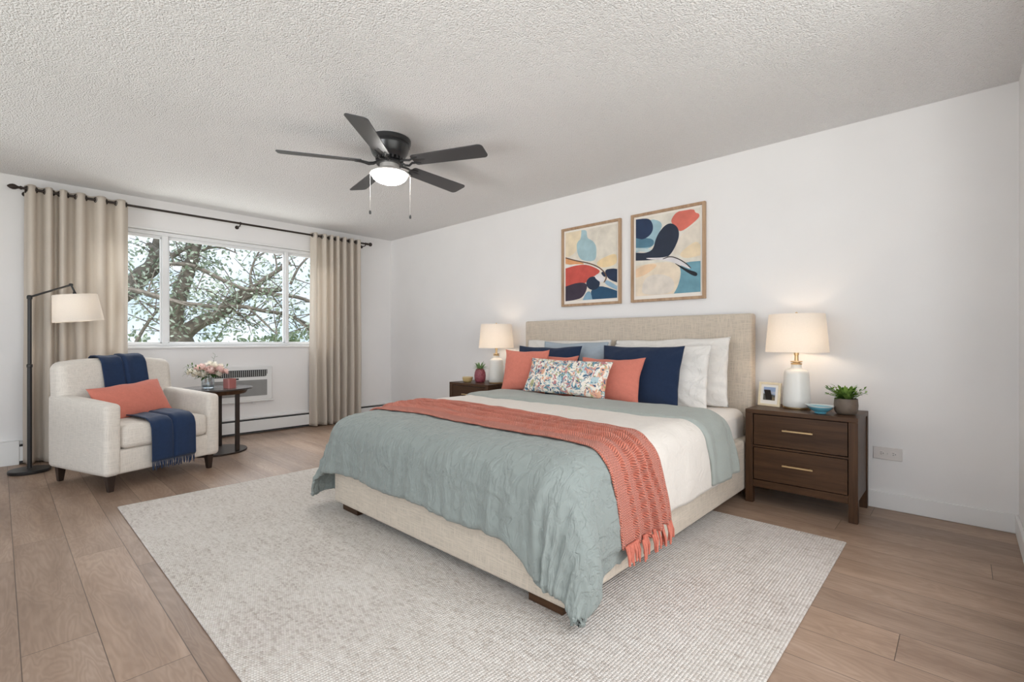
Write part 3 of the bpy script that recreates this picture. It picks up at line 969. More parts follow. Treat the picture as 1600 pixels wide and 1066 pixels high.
soft_box(-0.385, 0.385, -0.36, 0.368, 0.115, 0.285, 0.02, 3).build('seat_base', M['cream'], CH, smooth=60)
soft_box(-0.388, 0.388, -0.335, -0.165, 0.20, 0.895, 0.05, 5, 0.012, back_def).build('backrest', M['cream'], CH, smooth=60)
for s in (-1, 1):
    a, b = (0.300, 0.402) if s > 0 else (-0.402, -0.300)
    soft_box(a, b, -0.372, 0.382, 0.112, 0.650, 0.032, 5, 0.004, arm_def).build('armrest', M['cream'], CH, smooth=60)
soft_box(-0.297, 0.297, -0.20, 0.388, 0.287, 0.452, 0.035, 5, 0.014).build('seat_cushion', M['cream'], CH, smooth=60)
for sx in (-1, 1):
    for sy in (-1, 1):
        MB().frustum((sx * 0.345, sy * 0.325, 0.0), (0.015, 0.015), (sx * 0.345, sy * 0.32, 0.118), (0.026, 0.026)).build('leg', M['espresso'], CH, smooth=0, bevel=0.002)


# ------------------------------------------------------------------ cushions


def cushion(name, label, cat, mat, w, h, t, loc, yaw, lean, roll=0.0, group=None, seed=0.0, crease=0.0, pull=0.035, piping=None, slump=0.0):
    """stuffed cushion, origin at the middle of its bottom edge; x = width, z = height, y = depth"""
    n = 36
    m = MB()

    def shape(a, b, side):
        # a, b in -1..1
        ex = 1 - pull * (1 - abs(b) ** 2.0) * 1.0
        ez = 1 - pull * 1.3 * (1 - abs(a) ** 2.0) * 1.0
        x = a * ex * w / 2
        z = b * ez * h / 2
        d = max(0.0, (1 - a * a)) ** 0.55 * max(0.0, (1 - b * b)) ** 0.55
        y = side * t / 2 * d
        if crease:
            q = Vector((a * 2.2 + seed, b * 2.2, side * 1.5))
            rid = noise.noise(q * 1.6) * 0.6 + noise.noise(q * 4.0) * 0.4
            edge = max(abs(a), abs(b)) ** 3
            y += side * crease * rid * d * (0.5 + edge)
            k = noise.noise(Vector((math.atan2(b, a) * 9.0 + seed, max(abs(a), abs(b)) * 1.5, side))) * 1.3
            y += side * crease * 0.9 * k * edge * d ** 0.5
        x += 0.006 * noise.noise((b * 2 + seed, 3.1, 0))
        z += 0.010 * noise.noise((a * 2 + seed, 7.7, 0))
        if slump:
            z -= slump * (1 - b) * 0.0 + slump * max(0, b) * (1 - a * a) * 0.5
        return Vector((x, y, z + h / 2))

    def remap(u):
        v = u * 2 - 1
        return math.sin(v * PI / 2) * 0.55 + v * 0.45
    for side in (1, -1):
        m.grid(n, n, lambda u, v, s=side: shape(remap(u), remap(v), s), lambda u, v: (u * w, v * h))
    rot = Matrix.Rotation(yaw, 4, 'Z') @ Matrix.Rotation(lean, 4, 'X') @ Matrix.Rotation(roll, 4, 'Y')
    o = m.build(name, mat, None, smooth=180, merge=True)
    o.matrix_world = Matrix.Translation(loc) @ rot
    tag(o, label, cat, group)
    if piping:
        pts = []
        for k in range(4 * n):
            e_, i = divmod(k, n)
            f_ = remap(i / n)
            a, b = ((f_, -1), (1, f_), (-f_, 1), (-1, -f_))[e_]
            pts.append(shape(a, b, 1))
        pts.append(pts[0])
        MB().tube(pts, 0.004, 6).build('piping', piping, o, smooth=180)
    return o


cf = Vector((math.cos(math.radians(19)), math.sin(math.radians(19)), 0))   # chair forward
cs = Vector((-cf.y, cf.x, 0))                                              # towards the window side
CC = Vector((-4.70, 0.746, 0))
cushion('lumbar_pillow', 'coral rectangular pillow leaning on the cream armchair', 'pillow', M['coral'], 0.50, 0.285, 0.13,
        CC + cf * 0.075 + cs * -0.03 + Vector((0, 0, 0.466)), math.radians(19 + 90), math.radians(-32), math.radians(-6), seed=3.0, crease=0.004)

# navy throw over the armchair: from behind the back, down the seat and over the front edge
path = [(-0.395, 0.62), (-0.432, 0.80), (-0.428, 0.875), (-0.385, 0.915), (-0.320, 0.917), (-0.265, 0.905), (-0.230, 0.870), (-0.205, 0.76), (-0.175, 0.62), (-0.155, 0.52),
        (-0.120, 0.478), (-0.05, 0.474), (0.10, 0.480), (0.25, 0.480), (0.355, 0.474), (0.402, 0.452), (0.418, 0.41), (0.418, 0.33), (0.414, 0.24), (0.414, 0.165)]
plen = [0.0]
for i in range(1, len(path)):
    plen.append(plen[-1] + math.dist(path[i], path[i - 1]))


def chair_pt(s, d, off=0.0):
    y = interp(plen, [p[0] for p in path], d)
    z = interp(plen, [p[1] for p in path], d)
    y2 = interp(plen, [p[0] for p in path], d + 0.01)
    z2 = interp(plen, [p[1] for p in path], d + 0.01)
    tx, tz = y2 - y, z2 - z
    L_ = math.hypot(tx, tz) or 1
    return Vector((-s, y - tz / L_ * -off * -1, z + tx / L_ * off))


def throw_fn(u, v):
    d = v * plen[-1]
    wob = 0.014 * noise.noise((d * 3.0, 0, 2.2))
    s = -0.135 + 0.305 * u + wob + 0.02 * (0.5 - v) * 0
    fold = 0.012 * ss((u - 0.50) / 0.05) - 0.010 * math.exp(-((u - 0.5) / 0.03) ** 2) + 0.003 * math.sin(u * 14 + d * 2)
    return chair_pt(s, d, 0.004 + fold + 0.003 * noise.noise((u * 4, d * 6, 0)))


tr = MB().grid(48, 90, throw_fn, lambda u, v: (u * 0.3, v * plen[-1]))
thr = tr.build('throw_blanket', M['navy_throw'], None, smooth=180, fixn=False)
thr.matrix_world = CH.matrix_basis.copy()
thr.location = CH.location
thr.rotation_euler = CH.rotation_euler
tag(thr, 'navy blue fringed throw draped over the cream armchair', 'throw blanket')
solidify(thr, 0.008, 0)
rnd = random.Random(5)
fr = MB()
for i in range(30):
    u = (i + 0.5) / 30
    p = throw_fn(u, 1.0)
    l = 0.055 + rnd.uniform(-0.008, 0.008)
    q = p + Vector((rnd.uniform(-0.006, 0.006), 0.004 + rnd.uniform(-0.004, 0.006), -l))
    fr.tube([p + Vector((0, 0, 0.004)), (p + q) / 2 + Vector((rnd.uniform(-0.002, 0.002), 0.002, 0)), q], [0.0030, 0.0034, 0.0022], 6)
fr.build('fringe', M['navy_yarn'], thr)

# ------------------------------------------------------------------ bed
BED = thing('bed', 'king bed with oatmeal linen headboard and low upholstered frame on dark feet', 'bed', (-1.93, 2.5, 0.0))
bo = Vector((-1.93, 2.5, 0))
FR, FF, FB = -1.045, 1.40, 3.60     # frame right side, foot and head
FLf, FLb = -2.80, -3.04             # frame left side at the foot and at the head
RZ0, RZ1 = 0.062, 0.385


def bedloc(mb):
    mb.v = [tuple(Vector(p) - bo) for p in mb.v]
    return mb


def lx(y):
    return FLf + (FLb - FLf) * (y - FF) / (FB - FF)


hbm = soft_box(-3.215, -1.085, 3.625, 3.725, 0.06, 1.236, 0.016, 3)
bedloc(hbm).build('headboard', M['oat'], BED, smooth=50)
bedloc(soft_box(FLf, FR, FF, FF + 0.075, RZ0, RZ1, 0.018, 3)).build('footboard', M['oat'], BED, smooth=50)
bedloc(soft_box(FR - 0.075, FR, FF + 0.076, 3.624, RZ0, RZ1, 0.018, 3)).build('side_rail', M['oat'], BED, smooth=50)


def skew(co):
    co.x += lx(co.y) - FLf
    return co


bedloc(soft_box(FLf, FLf + 0.075, FF + 0.076, 3.624, RZ0, RZ1, 0.018, 3, 0, skew)).build('side_rail', M['oat'], BED, smooth=50)
pl = MB().prism([(FR - 0.08, FF + 0.08), (FR - 0.08, 3.61), (lx(3.61) + 0.08, 3.61), (lx(FF) + 0.09, FF + 0.08)], 0.20, 0.24)
bedloc(pl).build('slat_platform', M['walnut'], BED, smooth=0)
for x, y, z0 in ((FR - 0.13, FF + 0.10, 0.0115), (FLf + 0.12, FF + 0.10, 0.0115), (FR - 0.13, 3.50, 0.0), (FLb + 0.14, 3.50, 0.0)):
    bedloc(MB().box(x - 0.085, x + 0.085, y - 0.06, y + 0.06, z0, 0.20)).build('foot', M['walnut'], BED, smooth=0, bevel=0.003)

ZT = 0.565          # top of the mattress
XRm, YFm = -1.125, 1.475


def xlm(y):
    return lx(y) + 0.045


def matt_def(co):
    if co.x < -2.0:
        t = (co.x + 2.0) / (-2.755 + 2.0)
        co.x += (xlm(co.y) - xlm(YFm)) * t
    return co


mt = soft_box(xlm(YFm), XRm + 0.01, YFm, 3.605, 0.245, ZT, 0.065, 6, 0.004, matt_def).build('mattress', M['sheet'], None, smooth=70)
tag(mt, 'mattress in a white fitted sheet on the upholstered bed', 'mattress')


def drape(x, y, off, flare=0.02, cflare=0.16, pn=3.0, bulge=0.02):
    """lay a flat cloth point over the mattress: beyond an edge it rounds over and hangs down"""
    SL, SF = 0.08, 0.045          # softer rounding at the left side and at the foot
    xl = xlm(max(y, YFm)) + SL
    yf = YFm + SF
    du = max(0.0, x - XRm)
    sx = 1
    if x < xl:
        du = xl - x
        sx = -1
    dv = max(0.0, yf - y)
    bx, by = min(max(x, xl), XRm), max(y, yf)
    if du <= 0 and dv <= 0:
        return Vector((x, y, ZT + off))
    wl = du / (du + dv) if sx < 0 else 0.0
    wf_ = dv / (du + dv)
    r = min((du ** pn + dv ** pn) ** (1 / pn), 0.605 + 0.06 * wl + 0.03 * wf_)
    h = math.hypot(du, dv)
    nx, ny = sx * du / h, -dv / h
    rho = 0.075 + off + SL * wl + SF * wf_
    q = rho * PI / 2
    corner = (2 * min(du, dv) / (du + dv)) if du + dv > 0 else 0
    if r < q:
        a = r / rho
        ho, dr = rho * math.sin(a), rho * (1 - math.cos(a))
    else:
        e_ = r - q
        k = flare + (cflare if sx > 0 else cflare * 2.4) * corner
        ho = rho + e_ * k + bulge * math.sin(min(1, e_ / 0.35) * PI) * (1 - corner)
        dr = rho + e_ * math.sqrt(max(0.05, 1 - k * k))
    return Vector((bx + nx * ho, by + ny * ho, ZT + off - dr))


def cloth_grid(nu, nv, flat, off, post=None, **kw):
    """grid of flat cloth points -> draped positions, then pushed along the normals by post(u, v, flatpoint)"""
    P = []
    F = []
    for j in range(nv + 1):
        for i in range(nu + 1):
            f_ = flat(i / nu, j / nv)
            o_ = off(i / nu, j / nv, f_) if callable(off) else off
            P.append(drape(f_[0], f_[1], o_, **kw))
            F.append(f_)
    w = nu + 1
    Q = []
    for j in range(nv + 1):
        for i in range(nu + 1):
            p = P[j * w + i]
            if post:
                a = P[j * w + min(i + 1, nu)] - P[j * w + max(i - 1, 0)]
                b = P[min(j + 1, nv) * w + i] - P[max(j - 1, 0) * w + i]
                n_ = a.cross(b)
                if n_.length > 1e-9:
                    n_.normalize()
                    if n_.z < -0.15:
                        n_ = -n_
                    p = p + n_ * post(i / nu, j / nv, F[j * w + i])
            Q.append(p)
    m = MB()
    fs = [(j * w + i, j * w + i + 1, (j + 1) * w + i + 1, (j + 1) * w + i) for j in range(nv) for i in range(nu)]
    m.add(Q, fs, F)
    return m


# sage duvet over the foot half, its sides and corners hanging
def side_drop(y):
    return interp([0.9, 1.45, 1.60, 1.80, 2.1, 3.2], [0.575, 0.575, 0.550, 0.505, 0.40, 0.38], y)


D_FOOT = 0.385
DY1 = 2.86


def base_noise(x, y):
    return 0.010 * noise.noise((x * 3.0, y * 3.0, 0.5)) + 0.005 * noise.noise((x * 9, y * 7, 3.0))


def foot_drop(x):
    # the cloth lies a little askew: its foot hem runs lower near the right-hand corner
    return D_FOOT + 0.125 * ss((x + 1.34) / 0.24)


def duvet_flat(u, v):
    xa = xlm(YFm) - 0.575 + (XRm + 0.575 - xlm(YFm) + 0.575) * u
    df = foot_drop(xa)
    y = (YFm - df) + (DY1 - YFm + df) * v
    sd = side_drop(y)
    x0, x1 = xlm(max(y, YFm)) - sd + 0.04, XRm + sd
    x = x0 + (x1 - x0) * u
    yy = y
    if v < 0.4:
        yy += 0.016 * noise.noise((x * 3.0, 0, 4.4)) * (1 - v / 0.4)
    return (x, yy)


def duvet_post(u, v, f_):
    x, y = f_
    d = base_noise(x, y)
    dv = max(0, YFm - y)
    du = max(0, x - XRm, xlm(max(y, YFm)) - x)
    # gathers running down the foot drop
    if dv > 0.02:
        t = ss(dv / D_FOOT)
        g_ = noise.noise((x * 14.0 + 0.5 * noise.noise((x * 3, y * 6, 1)), y * 1.2, 8.0))
        g2 = noise.noise((x * 24.0, y * 3.5, 2.0))
        ridge = (1 - abs(g_) * 2.2)
        g3 = noise.noise((x * 34.0 + 2 * g2, y * 5.0, 12.0))
        d += t * (0.010 * ridge + 0.006 * g2 + 0.003 * g3)
        d += 0.016 * math.sin(min(1, dv / 0.32) * PI)
    if du > 0.02:
        t = ss(du / 0.45)
        d += t * 0.010 * noise.noise((y * 6.0, x * 1.5, 5.0)) + 0.006 * math.sin(min(1, du / 0.3) * PI)
    if du > 0.02 and dv > 0.02:
        ph = math.atan2(dv, du)
        d += 0.010 * ss(math.hypot(du, dv) / 0.5) * math.sin(ph * 4.0 + 0.6)
    rid = abs(noise.noise((x * 7.5 + y * 2, y * 11, 11.0)))
    d += 0.004 * (1 - min(1, rid * 4)) + 0.002 * (1 - min(1, 5 * abs(noise.noise((x * 17 - y * 6, y * 19, 21.0)))))
    hem = min(1.0, v / 0.018, (u if u < .5 else 1 - u) / 0.012)
    return d - 0.012 * (1 - hem) ** 2


dv_ = cloth_grid(330, 200, duvet_flat, 0.036, duvet_post, flare=0.0, cflare=0.20, bulge=0.020).build('duvet', M['sage'], None, smooth=180)
tag(dv_, 'sage green quilted duvet draped over the foot of the bed', 'duvet')
solidify(dv_, 0.014, -1)


# white coverlet band
def cov_flat(u, v):
    y = 1.98 + (2.74 - 1.98) * v
    x0, x1 = xlm(y) - 0.44, XRm + 0.445 - 0.015 * noise.noise((y * 4, 0, 1))
    return (x0 + (x1 - x0) * u, y + 0.012 * noise.noise((u * 9, 2, 0)))


def cov_post(u, v, f_):
    x, y = f_
    return base_noise(x, y) + 0.003 * noise.noise((x * 3.5, y * 5, 9)) + 0.002 * noise.noise((x * 9, y * 10, 4)) + 0.004 * abs(noise.noise((x * 6, y * 16, 14)))


cv = cloth_grid(170, 44, cov_flat, 0.053, cov_post, flare=0.0, bulge=0.014).build('coverlet', M['coverlet'], None, smooth=180)
tag(cv, 'smooth white coverlet band showing between the coral throw and the sage fold', 'coverlet')
solidify(cv, 0.006, -1)


# folded-back sage cuff below the pillows
def cuff_flat(u, v):
    bow = 0.02 * math.sin(u * PI)
    y0 = interp([0, 0.25, 0.75, 1.0], [2.55, 2.52, 2.49, 2.62], u)
    y1 = interp([0, 0.2, 0.8, 1.0], [2.96, 2.95, 2.89, 2.98], u)
    y = y0 + (y1 - y0) * v
    x0, x1 = xlm(y) - 0.42, XRm + 0.455 - 0.02 * (v - 0.2)
    return (x0 + (x1 - x0) * u, y)


def cuff_post(u, v, f_):
    x, y = f_
    edge = min(v, 1 - v)
    d = -0.020 * (1 - min(1, edge / 0.10)) ** 2
    du = max(0, x - XRm)
    d += base_noise(x, y) + 0.003 * noise.noise((x * 3, y * 4, 19)) + 0.003 * noise.noise((x * 10, y * 9, 2))
    d += ss(du / 0.4) * (0.012 * math.sin(y * 30) + 0.014 * noise.noise((y * 12, x * 2, 3)))
    return d


cu = cloth_grid(170, 40, cuff_flat, 0.070, cuff_post, flare=0.02, bulge=0.018).build('turned_back_fold', M['sage_fold'], dv_, smooth=180)
cu['label'] = 'sage green top of the duvet folded back over the white coverlet'
solidify(cu, 0.022, -1)


# coral knitted throw across the bed
def thr_edges(u):
    y0 = interp([0, 0.15, 0.35, 0.62, 0.85, 1.0], [1.62, 1.64, 1.70, 1.68, 1.62, 1.70], u)
    y1 = interp([0, 0.15, 0.35, 0.62, 0.85, 1.0], [2.07, 2.08, 2.13, 2.10, 2.00, 2.11], u)
    return y0, y1


def thr_flat(u, v):
    y0, y1 = thr_edges(u)
    y = y0 + (y1 - y0) * v
    x0, x1 = xlm(y) - 0.36, XRm + 0.485
    return (x0 + (x1 - x0) * u, y)


def thr_post(u, v, f_):
    x, y = f_
    dr = 0.10 * noise.noise((x * 1.3, 0.3, 6)) + 0.05 * noise.noise((x * 3.1, 1.3, 2))
    d = base_noise(x, y)
    for c, w_, h_ in ((0.26, 0, 0.020), (0.46, 0, 0.028), (0.64, 0, 0.028), (0.80, 0, 0.020)):
        q = c - v - dr * 0.7
        d += h_ * (ss((q + 0.13) / 0.13) if q < 0 else 1 - ss(q / 0.022))
    edge = min(v, 1 - v)
    d += 0.004 * (edge < 0.05)
    d -= 0.008 * (1 - min(1, edge / 0.02)) ** 2
    return d


kt = cloth_grid(300, 150, thr_flat, lambda u, v, f_: 0.052 + 0.012 * ss((f_[1] - 1.92) / 0.08), thr_post, flare=0.0, bulge=0.012).build('knitted_throw', M['knit'], None, smooth=180)
tag(kt, 'coral chunky knitted throw with fringe lying across the bed', 'throw blanket')
solidify(kt, 0.012, -1)
fr = MB()
rnd = random.Random(11)
for i in range(46):
    v = (i + 0.5) / 46
    f_ = thr_flat(1.0, v)
    p = drape(f_[0], f_[1], 0.060, flare=0.0, bulge=0.012) + Vector((thr_post(1, v, f_), 0, 0.004))
    l = 0.075 + rnd.uniform(-0.008, 0.008)
    q = p + Vector((0.010 + rnd.uniform(-0.006, 0.008), rnd.uniform(-0.008, 0.008), -l))
    mid = (p + q) / 2 + Vector((0.006, rnd.uniform(-0.003, 0.003), 0))
    fr.tube([p, mid, q], [0.0046, 0.0054, 0.0036], 7)
fr.build('fringe', M['coral_yarn'], kt)

# pillows, back to front
PILL = 'king pillows at the headboard'
cushion('pillow', 'large white pillow farthest left, leaning on the headboard behind the blue-grey one', 'pillow', M['white_pillow'], 0.94, 0.49, 0.15, (-2.645, 3.475, 0.566), 0, math.radians(-10), seed=1, crease=0.040, group=PILL)
cushion('pillow', 'white pillow farthest right, touching the headboard behind another white pillow', 'pillow', M['white_pillow'], 0.93, 0.50, 0.15, (-1.655, 3.47, 0.566), 0, math.radians(-10), math.radians(-1.5), seed=4, crease=0.048, group=PILL)
cushion('pillow', 'white pillow at right directly behind the large navy square pillow', 'pillow', M['white_pillow'], 0.78, 0.46, 0.14, (-1.675, 3.325, 0.566), 0, math.radians(-13), seed=9, crease=0.045, group=PILL)
cushion('pillow', 'pale blue-grey pillow behind the smaller navy and coral pillows', 'pillow', M['blue_grey'], 0.68, 0.475, 0.14, (-2.465, 3.335, 0.566), 0, math.radians(-12), seed=14, crease=0.020, group=PILL)
cushion('throw_pillow', 'navy pillow at the left between the blue-grey and coral pillows', 'pillow', M['navy'], 0.70, 0.435, 0.13, (-2.645, 3.20, 0.570), 0, math.radians(-13), seed=20, crease=0.008, pull=0.055)
cushion('throw_pillow', 'large square navy pillow at the right, in front of the white pillows', 'pillow', M['navy'], 0.65, 0.455, 0.15, (-1.745, 3.165, 0.570), math.radians(2), math.radians(-16), seed=25, crease=0.020, pull=0.055)
cushion('throw_pillow', 'coral square pillow at the middle, half hidden behind the floral and another coral pillow', 'pillow', M['coral'], 0.47, 0.345, 0.12, (-2.475, 3.075, 0.590), math.radians(3), math.radians(-16), seed=31, crease=0.008, pull=0.09, group='coral square pillows')
cushion('throw_pillow', 'coral square pillow farthest left, nearest the bedside lamp with the pineapple planter', 'pillow', M['coral'], 0.42, 0.37, 0.12, (-2.680, 2.985, 0.610), math.radians(14), math.radians(-14), seed=36, crease=0.008, pull=0.09, group='coral square pillows')
cushion('throw_pillow', 'coral square pillow leaning in front of the large navy pillow', 'pillow', M['coral'], 0.53, 0.345, 0.13, (-1.905, 3.025, 0.590), math.radians(2), math.radians(-19), seed=42, crease=0.008, pull=0.09, group='coral square pillows')
cushion('lumbar_pillow', 'floral patterned lumbar pillow in front of the coral pillows', 'pillow', M['floral'], 0.74, 0.285, 0.13, (-2.195, 2.875, 0.634), math.radians(3), math.radians(-24), math.radians(1.5), seed=50, crease=0.008, pull=0.05)


# ------------------------------------------------------------------ nightstands and lamps
def nightstand(label, cx):
    t = thing('nightstand', label, 'nightstand', (cx, 3.53, 0.0), group='walnut nightstands')
    hw, y0, y1, h = 0.30, -0.21, 0.20, 0.60
    lw = 0.045
    for sx in (-1, 1):
        for ya, yb in ((y0, y0 + lw), (y1 - lw, y1)):
            x0 = sx * hw if sx < 0 else hw - lw
            MB().box(x0, x0 + lw, ya, yb, 0.0, h - 0.026).build('leg', M['walnut_v'], t, smooth=0, bevel=0.0025)
        xs = -hw + 0.006 if sx < 0 else hw - 0.020
        MB().box(xs, xs + 0.014, y0 + lw, y1 - lw, 0.115, h - 0.026).build('side_panel', M['walnut'], t, smooth=0)
    MB().box(-hw, hw, y0, y1, h - 0.026, h).build('top', M['walnut'], t, smooth=0, bevel=0.002)
    MB().box(-hw + lw, hw - lw, y0 + 0.004, y0 + 0.03, 0.105, 0.150).build('bottom_rail', M['walnut'], t, smooth=0, bevel=0.002)
    MB().box(-hw + lw, hw - lw, y1 - 0.02, y1 - 0.008, 0.115, h - 0.026).build('back_panel', M['walnut'], t, smooth=0)
    MB().box(-hw + lw, hw - lw, y0 + 0.022, y1 - 0.03, 0.150, h - 0.028).build('carcass', M['gap'], t, smooth=0)
    MB().box(-hw + lw, hw - lw, y0 + 0.003, y0 + 0.022, 0.362, 0.372).build('divider_rail', M['walnut'], t, smooth=0)
    for za, zb in ((0.377, h - 0.031), (0.155, 0.357)):
        d = MB().box(-hw + lw + 0.005, hw - lw - 0.005, y0 + 0.004, y0 + 0.0215, za, zb).build('drawer', M['walnut'], t, smooth=0, bevel=0.0015)
        zc = (za + zb) / 2 + 0.012
        hd = MB()
        hd.box(-0.082, 0.082, y0 - 0.022, y0 - 0.013, zc - 0.005, zc + 0.005)
        hd.box(-0.070, -0.062, y0 - 0.014, y0 + 0.0045, zc - 0.004, zc + 0.004).box(0.062, 0.070, y0 - 0.014, y0 + 0.0045, zc - 0.004, zc + 0.004)
        hd.build('handle', M['brass'], d, smooth=0, bevel=0.0015)
    return t


nightstand('dark walnut two-drawer nightstand to the right of the bed', -0.733)
nightstand('dark walnut nightstand at the far left side of the bed', -3.735)


def table_lamp(label, x, y, z):
    t = thing('table_lamp', label, 'table lamp', (x, y, z), group='bedside table lamps')
    MB().lathe([(0.0, 0.001), (0.076, 0.001), (0.078, 0.006), (0.078, 0.012), (0.0, 0.012)], 40).build('base_ring', M['brass'], t)
    MB().lathe([(0.0, 0.0125), (0.074, 0.0125), (0.080, 0.018), (0.0795, 0.06), (0.071, 0.225), (0.0675, 0.242), (0.056, 0.252), (0.036, 0.260), (0.030, 0.268), (0.029, 0.285), (0.0, 0.286)], 48).build('body', M['ceramic'], t, smooth=50)
    MB().lathe([(0.0, 0.286), (0.031, 0.286), (0.033, 0.290), (0.031, 0.294), (0.020, 0.296), (0.022, 0.300), (0.034, 0.302), (0.034, 0.308), (0.012, 0.311), (0.011, 0.345), (0.014, 0.348), (0.014, 0.385), (0.0, 0.386)], 32).build('neck', M['brass'], t)
    mtx = Matrix.Translation((0, 0, 0.612))
    drum_shade(0.160, 0.180, 0.246, mtx).build('lamp_shade', M['shade'], t, fixn=False, smooth=60)
    h = MB()
    for a in (0.3, 0.3 + 2 * PI / 3, 0.3 + 4 * PI / 3):
        h.tube([mtx @ Vector((0, 0, -0.010)), mtx @ Vector((0.159 * math.cos(a), 0.159 * math.sin(a), -0.006))], 0.0018, 6)
    for s in (-1, 1):
        h.tube([(s * 0.012, 0, 0.378), (s * 0.045, 0, 0.42), (s * 0.050, 0, 0.50), (s * 0.030, 0, 0.57), (0, 0, 0.60)], 0.0018, 6)
    h.build('harp', M['brass'], t)
    MB().lathe([(0.0, 0.598), (0.007, 0.600), (0.009, 0.606), (0.006, 0.612), (0.008, 0.620), (0.005, 0.626), (0.0, 0.627)], 16).build('finial', M['brass'], t)
    MB().lathe([(0.0, 0.095), (0.013, 0.09), (0.022, 0.07), (0.030, 0.045), (0.028, 0.022), (0.014, 0.002), (0.012, -0.008), (0.0, -0.008)], 20, (0, 0, 0.392)).build('bulb', M['bulb'], t, smooth=180)
    return t


NZ = 0.6005
table_lamp('white ceramic table lamp on the right nightstand, beside the blue bowl', -0.790, 3.548, NZ)
table_lamp('white ceramic table lamp on the left nightstand, beside the pineapple planter', -3.540, 3.540, NZ)

# small photo frame
pf = thing('photo_frame', 'small cream framed beach photo standing on the right nightstand', 'picture frame', (-0.955, 3.545, NZ), math.radians(-14))
lean = Matrix.Rotation(math.radians(-8), 4, 'X')
W_, H_, b_ = 0.074, 0.160, 0.016
f = MB()
for bx in ((-W_, -W_ + b_, 0.0, H_), (W_ - b_, W_, 0.0, H_), (-W_ + b_, W_ - b_, 0.0, b_), (-W_ + b_, W_ - b_, H_ - b_, H_)):
    f.box(bx[0], bx[1], -0.007, 0.007, bx[2], bx[3], lean)
f.build('frame', plain('cream_gilt_frame', srgb(226, 210, 178), 0.4, vary=0.06, scale=30), pf, smooth=0, bevel=0.002)
MB().box(-W_ + b_, W_ - b_, -0.002, 0.004, b_, H_ - b_, lean).build('mat_board', M['paper'], pf, smooth=0)


def flat_poly(mb, pts, x0, x1, z0, z1, y, mtx=None, mi=0):
    mb.cur = mi
    vs = [Vector((x0 + (x1 - x0) * a, y, z0 + (z1 - z0) * b)) for a, b in pts]
    if mtx is not None:
        vs = [mtx @ v for v in vs]
    mb.add(vs, [tuple(range(len(vs)))])


ph = MB()
SNAP = [((150, 168, 198), [(0, 0), (1, 0), (1, 1), (0, 1)]), ((186, 192, 206), [(0, .45), (1, .5), (1, .68), (0, .66)]), ((92, 90, 84), [(0, 0), (1, 0), (1, .40), (.6, .47), (.3, .42), (0, .5)]),
        ((128, 112, 86), [(.2, 0), (1, 0), (1, .22), (.6, .30), (.3, .2)]), ((214, 196, 178), [(.38, .2), (.56, .18), (.55, .52), (.42, .54)]), ((176, 120, 116), [(.40, .52), (.56, .5), (.54, .70), (.47, .78), (.41, .68)])]
mats = []
for i, (c_, pts) in enumerate(SNAP):
    mats.append(plain('snapshot_colour', srgb(*c_), 0.6))
    flat_poly(ph, pts, -0.040, 0.040, 0.040, 0.128, -0.0024 - i * 0.0002, lean, i)
ph.build('photo', mats, pf, smooth=0, fixn=False)
MB().box(-0.02, 0.02, 0.006, 0.012, 0.0, 0.11, Matrix.Rotation(math.radians(18), 4, 'X') @ Matrix.Translation((0, 0.010, 0))).build('easel_back', M['gap'], pf, smooth=0)

# blue bowl
bw = MB()
rim = [(0.0, 0.0), (0.030, 0.0), (0.033, 0.004), (0.030, 0.008), (0.045, 0.016), (0.062, 0.032), (0.072, 0.046), (0.070, 0.047), (0.058, 0.034), (0.042, 0.020), (0.0, 0.014)]
bw.lathe(rim, 40)
for i, p in enumerate(bw.v):
    if p[2] > 0.03:
        a = math.atan2(p[1], p[0])
        bw.v[i] = (p[0] * (1 + 0.10 * max(0, math.cos(a - PI)) ** 8), p[1], p[2] + 0.004 * max(0, math.cos(a - PI)) ** 8)


def two_tone(name, lo, hi, z, soft=0.004, rough=0.25):
    g = NG(name)
    tc = g.n('TexCoord')
    sp = g.n('SeparateXYZ', Vector=tc.outputs['Object'])
    c = g.mix(g.ramp(g.math('MULTIPLY_ADD', sp.outputs[2], 1.0 / (2 * soft), -(z - soft) / (2 * soft)), [(0, (0, 0, 0, 1)), (1, (1, 1, 1, 1))]), lo, hi)
    g.bs(Base_Color=c, Roughness=rough)
    return g.m


tag(bw.build('bowl', two_tone('turquoise_glaze', srgb(96, 164, 184), srgb(206, 216, 214), 0.040), None, loc=(-0.633, 3.415, NZ)), 'small turquoise blue bowl with pale rim on the right nightstand', 'bowl')


def leaf(mb, base, d, length, width, curl=0.2, n=3, up=(0, 0, 1)):
    """one curved pointed leaf"""
    d = Vector(d).normalized()
    s = d.cross(Vector(up))
    if s.length < 1e-3:
        s = d.orthogonal()
    s.normalize()
    nrm = s.cross(d).normalized()
    L_, R_ = [], []
    base = Vector(base)
    vs = [base]
    for i in range(1, n + 1):
        t = i / (n + 1)
        c = base + d * length * t - nrm * curl * length * t * t
        w = width * math.sin(t * PI) ** 0.8
        vs += [c + s * w / 2 + nrm * w * 0.12, c, c - s * w / 2 + nrm * w * 0.12]
    vs.append(base + d * length - nrm * curl * length)
    fs = [(0, 1, 2), (0, 2, 3)]
    for i in range(n - 1):
        a = 1 + i * 3
        fs += [(a, a + 3, a + 4, a + 1), (a + 1, a + 4, a + 5, a + 2)]
    a = 1 + (n - 1) * 3
    e_ = len(vs) - 1
    fs += [(a, e_, a + 1), (a + 1, e_, a + 2)]
    mb.add(vs, fs)


